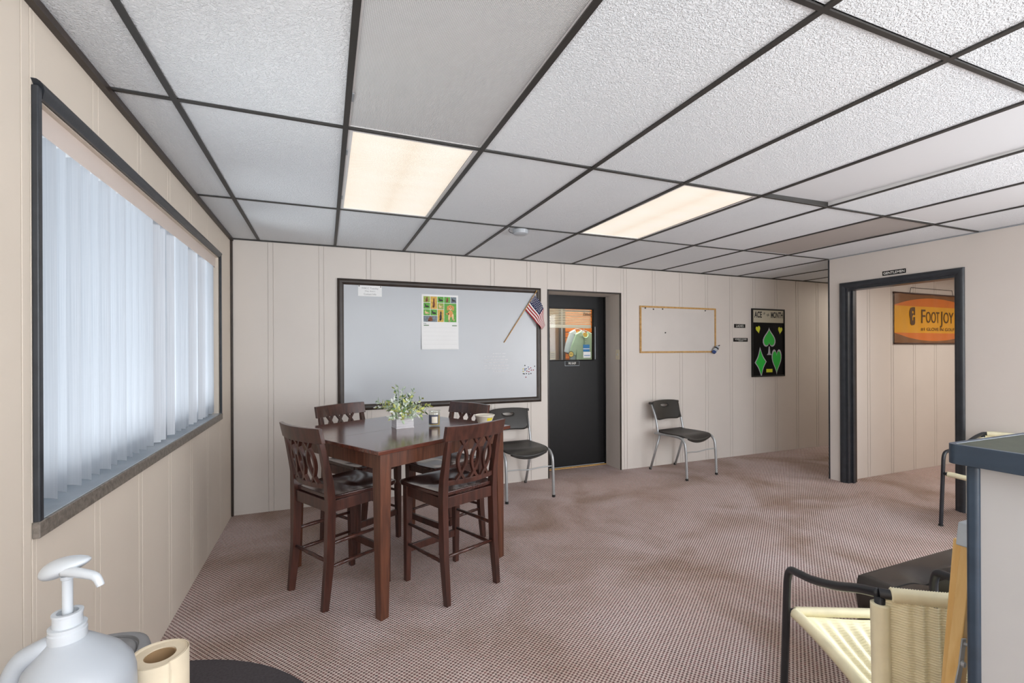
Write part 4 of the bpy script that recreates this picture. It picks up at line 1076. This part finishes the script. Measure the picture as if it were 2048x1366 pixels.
bw = thing('paper_bowl', 'cream paper bowl with yellow band at the table corner', 'bowl', (1.750, -1.462, TZ))
MB().lathe([(0, 0.0), (0.042, 0.0), (0.066, 0.056), (0.070, 0.058), (0.070, 0.062), (0.064, 0.062), (0.041, 0.006), (0, 0.006)], 28).build('bowl', M['bowl'], bw, auto=45)
MB().lathe([(0, 0.048), (0.060, 0.048), (0.058, 0.056), (0.04, 0.060), (0, 0.061)], 24).build('contents', M['label'], bw, smooth=True)
va = atan2(CAM.y + 1.462, CAM.x - 1.75)
MB().grid(lambda u, v: Vector(((0.0535 + 0.0085 * v) * cos(va + 0.3 + 0.8 * u), (0.0535 + 0.0085 * v) * sin(va + 0.3 + 0.8 * u), 0.026 + 0.020 * v)), 8, 1).build('printed_band', M['yellow'], bw, smooth=True)

# ================================================================== BLACK STACKING CHAIRS
def make_stack_chair(label):
    t = thing('stacking_chair', label, 'chair', (0, 0, 0), 0, 'black plastic stacking chairs on the back wall')
    for s in (-1, 1):
        p = [(s * 0.240, 0.280, 0.0), (s * 0.240, 0.272, 0.20), (s * 0.240, 0.262, 0.345), (s * 0.238, 0.240, 0.400), (s * 0.235, 0.195, 0.430), (s * 0.228, 0.10, 0.437), (s * 0.214, -0.150, 0.430), (s * 0.212, -0.185, 0.429)]
        lg = MB().tube(bez(p, 5), 0.0135, 10).build('leg', M['silver'], t, smooth=True)
        MB().lathe([(0, 0), (0.0155, 0), (0.0155, 0.022), (0, 0.022)], 12, (s * 0.240, 0.280, 0.0)).build('foot_cap', M['rubber'], lg)
        lg = MB().tube([(s * 0.205, -0.262, 0.0), (s * 0.210, -0.115, 0.418)], 0.0125, 10).build('leg', M['silver'], t, smooth=True)
        MB().lathe([(0, 0), (0.0145, 0), (0.0145, 0.022), (0, 0.022)], 12, (s * 0.205, -0.262, 0.0)).build('foot_cap', M['rubber'], lg)
        MB().tube(bez([(s * 0.208, -0.140, 0.428), (s * 0.208, -0.158, 0.52), (s * 0.207, -0.178, 0.60), (s * 0.206, -0.215, 0.70), (s * 0.206, -0.242, 0.765)], 4), 0.012, 10).build('back_post', M['silver'], t, smooth=True)
    MB().tube(bez([(-0.238, 0.266, 0.29), (-0.12, 0.245, 0.283), (0, 0.225, 0.268), (0.12, 0.245, 0.283), (0.238, 0.266, 0.29)], 5), 0.006, 8).build('stretcher', M['silver'], t, smooth=True)
    def seat(u, v):
        a = 2 * u - 1; y = -0.165 + 0.425 * v
        w = 0.205 + 0.022 * sin(pi * min(1, v)) + 0.008 * v
        if v > 0.84: w *= sqrt(max(0.0, 1 - 0.30 * ((v - 0.84) / 0.16) ** 2))
        if v < 0.12: w *= sqrt(1 - 0.12 * ((0.12 - v) / 0.12) ** 2)
        z = 0.452 - 0.016 * (1 - a * a) * sin(pi * min(1, v / 0.85)) + 0.010 * (v < 0.12) * (1 - v / 0.12)
        if v > 0.68: z -= (0.052 * (1 - 0.75 * a * a) + 0.004) * ((v - 0.68) / 0.32) ** 2
        return Vector((a * w, y, z))
    MB().grid(seat, 22, 22).build('seat', M['plastic'], t, smooth=True, solid=0.012)
    # skirt under the front edge
    MB().grid(lambda u, v: seat(u, 1 - 0.02 * v) + Vector((0, -0.006 * v, -0.006 - 0.022 * v * (1 - 0.6 * (2 * u - 1) ** 2))), 16, 3).build('front_lip', M['plastic'], t, smooth=True, solid=0.008)
    K = 56; inner, outer = [], []
    for k in range(K):
        a = 2 * pi * k / K
        inner.append((0.062 * cos(a), 0.738 + (0.008 if sin(a) > 0 else 0.022) * sin(a)))
        ca, sa = cos(a), sin(a)
        r = 1 / max(abs(ca), abs(sa)); x, y = ca * r, sa * r            # square outline
        f = (abs(ca) ** 8 + abs(sa) ** 8) ** (-1 / 8); x, y = ca * f, sa * f
        hwid = 0.212 if y > 0 else 0.212 - 0.022 * -y
        z = 0.738 + (0.044 * y if y > 0 else 0.172 * y)
        if y < -0.8: z += 0.012 * (1 - (x) ** 2)
        outer.append((x * hwid, z + (0.008 * (1 - x * x) if y > 0.5 else 0)))
    def bend(x, z):
        zt = (z - 0.56) / 0.22
        y = -0.168 - 0.070 * max(0, zt) ** 1.2 - 0.034 * (1 - (x / 0.212) ** 2)
        return Vector((x, y + 0.012, z))
    MB().ring(inner, outer, bend, 8).build('backrest', M['plastic'], t, smooth=True, solid=0.010)
    for s in (-1, 1):
        MB().box(s * 0.214 - 0.018, s * 0.214 + 0.018, -0.262, -0.222, 0.752, 0.778).build('post_cap', M['plastic'], t, bevel=0.006)
        MB().strip([(s * 0.192, -0.170, 0.585), (s * 0.196, -0.200, 0.68), (s * 0.198, -0.232, 0.762)], 0.022, 0.022, (1, 0, 0)).build('post_sleeve', M['plastic'], t, bevel=0.005)
    return t
c1 = make_stack_chair('black plastic stacking chair under the whiteboard corner, partly behind the dining table')
c1.location = (2.475, -0.312, 0); c1.rotation_euler = (0, 0, pi + radians(2))
dup(c1, (4.462, -0.332, 0), pi + radians(8), 'black plastic stacking chair standing alone below the small oak-framed whiteboard')

# ================================================================== CREAM CORD ARMCHAIRS
def make_cord_chair(label):
    t = thing('cord_armchair', label, 'armchair', (0, 0, 0), 0, 'cream cord armchairs')
    R = 0.0135
    left = [(-0.292, 0.232, 0.0), (-0.284, 0.228, 0.25), (-0.278, 0.225, 0.47), (-0.276, 0.222, 0.535), (-0.274, 0.205, 0.572), (-0.272, 0.160, 0.584), (-0.268, 0.080, 0.600), (-0.262, -0.030, 0.636), (-0.254, -0.130, 0.678), (-0.245, -0.195, 0.699)]
    right = [(-x, y, z) for x, y, z in left]
    arms = []
    for side in (left, right):
        arms.append(MB().tube(bez(side, 6), R, 12).build('arm_tube', M['tube'], t, smooth=True))
    backc = bez([(-0.245, -0.195, 0.699), (-0.205, -0.215, 0.703), (-0.10, -0.240, 0.706), (0, -0.248, 0.707), (0.10, -0.240, 0.706), (0.205, -0.215, 0.703), (0.245, -0.195, 0.699)], 14)
    MB().tube(backc, R, 12).build('back_rail', M['tube'], t, smooth=True)
    def cordwrap(path, r, pitch=0.0065, n=10, amp=0.0011):
        """A tube whose surface is ribbed like tightly wound cord."""
        L = sum((path[i + 1] - path[i]).length for i in range(len(path) - 1)); k = max(8, int(L / pitch) * 2)
        pts = []; acc = 0; i = 0; seglen = [(path[i + 1] - path[i]).length for i in range(len(path) - 1)]
        for q in range(k + 1):
            d = L * q / k
            while i < len(seglen) - 1 and d > acc + seglen[i]: acc += seglen[i]; i += 1
            pts.append(path[i].lerp(path[i + 1], (d - acc) / max(1e-9, seglen[i])))
        return MB().tube(pts, [r + (amp if q % 2 else -amp) for q in range(k + 1)], n)
    cordwrap([p for p in backc if abs(p.x) < 0.225], 0.0195).build('rail_wrap', M['cord'], t, smooth=True)
    # back posts run down to rear feet; wrapped above the seat
    for s in (-1, 1):
        MB().tube(bez([(s * 0.262, -0.265, 0.0), (s * 0.252, -0.225, 0.30), (s * 0.246, -0.205, 0.45), (s * 0.244, -0.196, 0.690)], 5), R, 12).build('rear_post', M['tube'], t, smooth=True)
        cordwrap(bez([(s * 0.250, -0.218, 0.345), (s * 0.246, -0.205, 0.45), (s * 0.244, -0.197, 0.672)], 6), 0.024, amp=0.0005).build('post_wrap', M['cord'], t, smooth=True)
    # woven back: horizontal cords pressed into vertical flutes
    rows, cols = 100, 44
    def bk(u, v):
        x = -0.246 + 0.492 * u; z = 0.345 + 0.345 * v
        y = -0.196 - 0.052 * (1 - (x / 0.246) ** 2) - 0.014 * (1 - v) * (1 - (x / 0.25) ** 2)
        y += 0.0032 * cos(2 * pi * u * 15) * min(1, 6 * u, 6 * (1 - u)) - 0.0015 * (1 if int(round(v * rows)) % 2 else -1)
        return Vector((x, y - 0.016 * min(1, 8 * min(u, 1 - u)), z))
    MB().grid(bk, cols * 2, rows).build('woven_back', M['cord'], t, smooth=False)
    # seat frame
    MB().tube(bez([(-0.278, 0.225, 0.412), (0, 0.228, 0.410), (0.278, 0.225, 0.412)], 6), R * 0.85, 10).build('front_rail', M['tube'], t, smooth=True)
    cordwrap(bez([(-0.245, 0.225, 0.412), (0, 0.228, 0.411), (0.245, 0.225, 0.412)], 8), 0.0165).build('front_wrap', M['cord'], t, smooth=True)
    for s in (-1, 1):
        pth = bez([(s * 0.252, 0.222, 0.410), (s * 0.238, 0.170, 0.400), (s * 0.215, 0.070, 0.375), (s * 0.205, -0.060, 0.352), (s * 0.215, -0.185, 0.345)], 8)
        cordwrap(pth, 0.0195).build('side_wrap', M['cord'], t, smooth=True)
    def st(u, v):
        a = 2 * u - 1
        hwid = 0.250 + (0.205 - 0.250) * min(1, v * 1.5)
        y = 0.222 - 0.415 * v
        zedge = 0.410 - 0.058 * min(1, v * 1.6)
        z = zedge - 0.040 * (1 - a * a) * sin(pi * min(1, 0.15 + v * 0.85)) 
        z += 0.005 * cos(2 * pi * u * 9.5) * min(1, 5 * u, 5 * (1 - u), 6 * v, 6 * (1 - v)) + 0.0018 * (1 if int(round(v * 90)) % 2 else -1)
        return Vector((a * hwid, y, z))
    MB().grid(st, 76, 90).build('woven_seat', M['cord'], t, smooth=False)
    for s in (-1, 1):
        MB().lathe([(0, 0), (0.016, 0), (0.016, 0.012), (0, 0.012)], 12, (s * 0.292, 0.232, 0)).build('foot_cap', M['rubber'], arms[0 if s < 0 else 1])
    return t
ca = make_cord_chair('cream cord armchair with black tube arms, seen from behind next to the black bench')
ca.scale = (0.93, 1, 1); ca.location = (2.448, -3.598, 0); ca.rotation_euler = (0, 0, radians(65) - pi / 2)
dup(ca, (5.385, -2.672, 0), pi / 2 + radians(-4), 'cream cord armchair beside the open doorway, mostly hidden behind the counter')

# ================================================================== BLACK BENCH
bc = thing('leather_bench', 'low black faux leather tufted bench behind the near cord armchair', 'bench', (2.826, -3.950, 0))
bl, bwid = 1.15, 0.755
MB().box(0.0, bl, 0.02, bwid - 0.01, 0.045, 0.262).build('base', M['leather'], bc, bevel=0.015, seg=3)
for x in (0.06, bl - 0.06):
    for y in (0.08, bwid - 0.08): MB().lathe([(0, 0), (0.022, 0), (0.028, 0.05), (0, 0.05)], 12, (x, y, 0)).build('foot', M['rubber'], bc, smooth=True)
def tuft(x, y):
    z = 0.0
    for (bx_, by_) in ((0.245, 0.613), (0.66, 0.613), (0.245, 0.24), (0.66, 0.24), (1.0, 0.613), (1.0, 0.24)):
        d2 = ((x - bx_) / 0.075) ** 2 + ((y - by_) / 0.06) ** 2; z -= 0.030 * math.exp(-d2)
    z -= 0.006 * math.exp(-((y - 0.613) / 0.012) ** 2) + 0.006 * math.exp(-((y - 0.24) / 0.012) ** 2)
    return z
def cush(u, v, top):
    # pillow section: bulging sides
    a, b = 2 * u - 1, 2 * v - 1
    x, y = bl / 2 + a * bl / 2, bwid / 2 + b * bwid / 2
    r = max(abs(a) ** 1, abs(b) ** 1)
    ex = min((1 - abs(a)) * bl / 2, (1 - abs(b)) * bwid / 2)
    k = min(1, ex / 0.026); h = sqrt(max(0, 1 - (1 - k) ** 2))
    mid = 0.340
    if top: return Vector((x, y, mid + 0.083 * h ** 0.8 + tuft(x, y) * k))
    return Vector((x, y, mid - 0.076 * h))
m = MB(); nu, nv = 90, 62
m.grid(lambda u, v: cush(u, v, True), nu, nv); m.grid(lambda u, v: cush(u, v, False), nu, nv)
m.build('cushion', M['leather'], bc, smooth=True)
MB().tube([Vector((x / 50 * bl, 0.613, 0)) + Vector((0, 0, cush(x / 50, 0.613 / bwid, True).z + 0.001)) for x in range(0, 51)], 0.0028, 6).build('seam', M['rubber'], bc, smooth=True)
MB().tube([Vector((x / 50 * bl, 0.24, 0)) + Vector((0, 0, cush(x / 50, 0.24 / bwid, True).z + 0.001)) for x in range(0, 51)], 0.0028, 6).build('seam', M['rubber'], bc, smooth=True)
rl = MB().lathe([(0.0, 0.10), (0.060, 0.10), (0.080, 0.105), (0.092, 0.125), (0.094, 0.16), (0.094, 0.70), (0, 0.70)], 30, (0, 0.455, 0.445), 'x').build('bolster', M['leather'], bc, smooth=True)  # bolster cushion sunk into the seat, built as part of the bench
MB().lathe([(0, 0.094), (0.055, 0.096), (0.060, 0.102)], 24, (0, 0.455, 0.445), 'x').build('end_disc', M['olive'], rl, smooth=True)

# ================================================================== RECEPTION COUNTER
ct = thing('reception_counter', 'cream counter with dark painted edge and olive grey top at the right border', 'counter', (1.835, -3.980, 0))
CZ = 1.195
MB().box(0.027, 0.62, -2.4, -0.030, 0.0, CZ - 0.036).build('base_panel', M['ctr_panel'], ct, bevel=0.003)
MB().box(0.0205, 0.062, -0.0405, -0.0205, 0.0, CZ - 0.036).build('corner_post', M['ctr_edge'], ct, bevel=0.007, seg=3)
MB().box(0.004, 0.66, -2.4, -0.004, CZ - 0.034, CZ).build('top_slab', M['laminate'], ct, bevel=0.003)
m = MB()
pth = [(0.0, -2.4)] + [(0.0, -0.016)] + arc((0.016, -0.016), 0.016, pi, pi / 2, 5) + [(0.66, 0.0)]
vs = []
for (x, y) in pth:
    for z_ in (CZ - 0.036, CZ + 0.001): vs.append((x, y, z_))
inn = [(0.010, -2.4), (0.010, -0.018)] + arc((0.020, -0.020), 0.010, pi, pi / 2, 5) + [(0.66, -0.010)]
for (x, y) in inn:
    for z_ in (CZ - 0.036, CZ + 0.001): vs.append((x, y, z_))
n = len(pth); fs = []
for i in range(n - 1):
    a, b = 2 * i, 2 * i + 2; c, d = 2 * (n + i), 2 * (n + i) + 2
    fs += [(a, b, b + 1, a + 1), (c, c + 1, d + 1, d), (a + 1, b + 1, d + 1, c + 1), (a, c, d, b)]
m.add(vs, fs).build('edge_band', M['ctr_edge'], ct, bevel=0.003)

# ------------------------------------------------------------------ wooden easel by the counter end
ez = thing('wooden_easel', 'varnished wooden easel with zinc cap standing at the counter end', 'easel', (2.096, -3.913, 0))
MB().bar((-0.241, -0.006, 0.0), (-0.0255, -0.006, 0.978), 0.040, 0.022, 0.034, 0.022).build('leg', M['pine'], ez, bevel=0.003)
MB().bar((0.241, -0.006, 0.0), (0.0255, -0.006, 0.978), 0.040, 0.022, 0.034, 0.022).build('leg', M['pine'], ez, bevel=0.003)
MB().bar((-0.055, 0.062, 0.0), (-0.004, 0.022, 0.940), 0.052, 0.020, 0.034, 0.020).build('rear_leg', M['pine'], ez, bevel=0.003)
cp = MB().prism([(-0.060, 0.940), (0.060, 0.940), (0.049, 0.990), (-0.049, 0.990)], lambda u, v, d: Vector((u, d, v)), -0.021, 0.010).build('cap_plate', M['zinc'], ez, bevel=0.003)
for x in (-0.026, 0.026):
    for zz in (0.950, 0.976): MB().lathe([(0, -0.027), (0.0045, -0.026), (0.006, -0.021)], 10, (x, 0, zz), 'y').build('rivet', M['steel'], cp)
for sx in (-1, 1):
    m = MB().bar((sx * 0.094, -0.020, 0.756), (sx * 0.106, -0.020, 0.704), 0.016, 0.003)
    m.bar((sx * 0.106, -0.0205, 0.708), (sx * 0.160, -0.0205, 0.56), 0.014, 0.003, 0.030, 0.003)
    br = m.build('bracket', M['steel'], ez, bevel=0.001)
    for x, zz, rr in ((0.096, 0.746, 0.004), (0.106, 0.706, 0.007), (0.124, 0.660, 0.004)): MB().lathe([(0, -0.029), (rr * 0.8, -0.027), (rr, -0.021)], 12, (sx * x, 0, zz), 'y').build('rivet', M['steel'], br)
MB().box(-0.155, 0.155, -0.030, -0.017, 0.375, 0.410).build('ledge', M['pine'], ez, bevel=0.003)

# ================================================================== NEAR LEFT CORNER
rt = thing('round_table', 'round side table with charcoal felt top in the near corner', 'table', (0.385, -3.733, 0))
MB().lathe([(0, 0.722), (0.366, 0.722), (0.374, 0.728), (0.375, 0.742), (0.371, 0.749), (0.36, 0.750), (0, 0.750)], 64).build('table_top', M['felt'], rt, auto=50)
MB().lathe([(0, 0.03), (0.035, 0.03), (0.035, 0.722), (0, 0.722)], 20).build('pedestal', M['tube'], rt, auto=40)
MB().lathe([(0, 0), (0.23, 0), (0.23, 0.012), (0.05, 0.032), (0, 0.032)], 32).build('foot_plate', M['tube'], rt, auto=40)

jg = thing('pump_jug', 'white plastic jug with pump on the round felt table', 'jug', (0.4549, -3.7682, 0.750), -YAW)
Z = lambda z: z - 0.750
def loft(rings, n=40):
    """Round sections (radius, z, shift along x)."""
    m = MB(); k = len(rings)
    vs = [(cx + r_ * cos(2 * pi * i / n), r_ * sin(2 * pi * i / n), z) for r_, z, cx in rings for i in range(n)]
    fs = [(j * n + i, j * n + (i + 1) % n, (j + 1) * n + (i + 1) % n, (j + 1) * n + i) for j in range(k - 1) for i in range(n)]
    return m.add(vs, fs + [tuple(range(n))[::-1], tuple((k - 1) * n + i for i in range(n))])
NX = -0.0145
loft([(0.046, 0.0, 0), (0.0535, 0.005, 0), (0.0555, 0.016, 0), (0.0555, 0.205, 0), (0.055, Z(0.971), 0), (0.0526, Z(0.9855), -0.0012), (0.0465, Z(0.999), -0.0065), (0.0380, Z(1.0075), -0.0085), (0.0312, Z(1.014), -0.0103), (0.023, Z(1.022), -0.0125), (0.0175, Z(1.0265), NX), (0.0165, Z(1.031), NX)]).build('body', M['jug'], jg, smooth=True)
MB().tube(bez([(NX - 0.014, -0.004, Z(1.024)), (-0.036, -0.010, Z(1.019)), (-0.058, -0.014, Z(1.002)), (-0.068, -0.016, Z(0.965)), (-0.060, -0.014, Z(0.915)), (-0.045, -0.012, Z(0.895))], 6), [0.009 + 0.004 * min(1, k / 10) for k in range(31)], 14).build('handle', M['jug'], jg, smooth=True)
MB().lathe([(0.0178, Z(1.019)), (0.0186, Z(1.021)), (0.0186, Z(1.036)), (0.0172, Z(1.0375)), (0.0172, Z(1.0395)), (0.0184, Z(1.040)), (0.0184, Z(1.0425)), (0.0145, Z(1.043)), (0.0140, Z(1.055)), (0.0150, Z(1.0555)), (0.0150, Z(1.0585)), (0.0105, Z(1.0585)), (0.0105, Z(1.054)), (0, Z(1.054))], 32, (NX, 0, 0)).build('collar', M['white_plastic'], jg, auto=35)
MB().lathe([(0.0052, Z(1.052)), (0.0052, Z(1.098)), (0.0066, Z(1.099)), (0.0066, Z(1.103)), (0, Z(1.103))], 18, (NX, 0, 0)).build('stem', M['white_plastic'], jg, auto=40)
m = MB()
def head(u, v):
    th, ph_ = 2 * pi * u, pi * (v - 0.5)
    x = 0.0290 * cos(th) * cos(ph_); y = 0.0175 * sin(th) * cos(ph_); zz = 0.0125 * sin(ph_) * (1 - 0.35 * cos(th) * cos(ph_))
    if zz < 0: zz *= 0.8
    return Vector((x + NX - 0.003, y, Z(1.1125) + zz + x * 0.30))
m.grid(head, 28, 14); m.build('pump_head', M['white_plastic'], jg, smooth=True)
MB().tube(bez([(NX + 0.006, -0.010, Z(1.1125)), (NX + 0.026, -0.014, Z(1.1125)), (NX + 0.044, -0.016, Z(1.1105)), (NX + 0.0515, -0.017, Z(1.1075)), (NX + 0.056, -0.017, Z(1.0985))], 5), [0.0062 - 0.0022 * k / 20 for k in range(21)], 14).build('spout', M['white_plastic'], jg, smooth=True)

rlp = thing('paper_roll', 'kraft paper towel roll standing on the round felt table beside the jug', 'paper roll', (0.5183, -3.7021, 0.750))
ZT = 0.202
m = MB(); n = 120; turns = 2.0
vs = []
for k in range(n + 1):
    a = 2 * pi * turns * k / n; r = 0.0310 + 0.0045 * k / n
    vs += [(r * cos(a - 1.0), r * sin(a - 1.0), 0.0), (r * cos(a - 1.0), r * sin(a - 1.0), ZT + 0.001 * sin(a * 2))]
m.add(vs, [(2 * k, 2 * k + 2, 2 * k + 3, 2 * k + 1) for k in range(n)]).build('loose_sheet', M['kraft'], rlp, smooth=True, solid=0.0008)
MB().lathe([(0.0190, 0.0), (0.0310, 0.0), (0.0310, ZT - 0.002), (0.0190, ZT - 0.002), (0.0190, 0.0)], 36).build('roll', M['kraft'], rlp, auto=40)
MB().lathe([(0.0176, 0.001), (0.0190, 0.001), (0.0190, ZT - 0.004), (0.0176, ZT - 0.004), (0.0176, 0.001)], 30).build('core', M['kraft_in'], rlp, auto=40)
MB().grid(lambda u, v: Vector((0.0355 * cos(-1.0) + 0.006 * u, 0.0355 * sin(-1.0) + 0.024 * u + 0.003 * sin(3 * u), v * (ZT - 0.010 - 0.004 * sin(9 * u)))), 8, 4).build('torn_flap', M['kraft'], rlp, smooth=True, solid=0.0008)

wb_ = thing('waste_bin', 'grey plastic swing-top waste bin against the window wall', 'waste bin', (0.152, -3.018, 0))
sqr = 0.72
MB().lathe([(0, 0), (0.112, 0), (0.118, 0.01), (0.142, 0.50), (0.144, 0.515), (0, 0.515)], 48, sq=sqr).build('body', M['bin'], wb_, auto=40)
lidp = MB().lathe([(0.1465, 0.505), (0.147, 0.575), (0.142, 0.592), (0.130, 0.598), (0.122, 0.596), (0.121, 0.588), (0.112, 0.586)], 48, sq=sqr).build('lid_rim', M['bin'], wb_, auto=50)
MB().lathe([(0.119, 0.575), (0.118, 0.589), (0.112, 0.594), (0, 0.594)], 48, sq=sqr).build('swing_flap', M['bin'], lidp, auto=50)
MB().lathe([(0.1215, 0.583), (0.1185, 0.583)], 48, sq=sqr).build('gap_shadow_ring', M['bin_gap_shade'], lidp)  # dark ring painted in as the shade between rim and flap
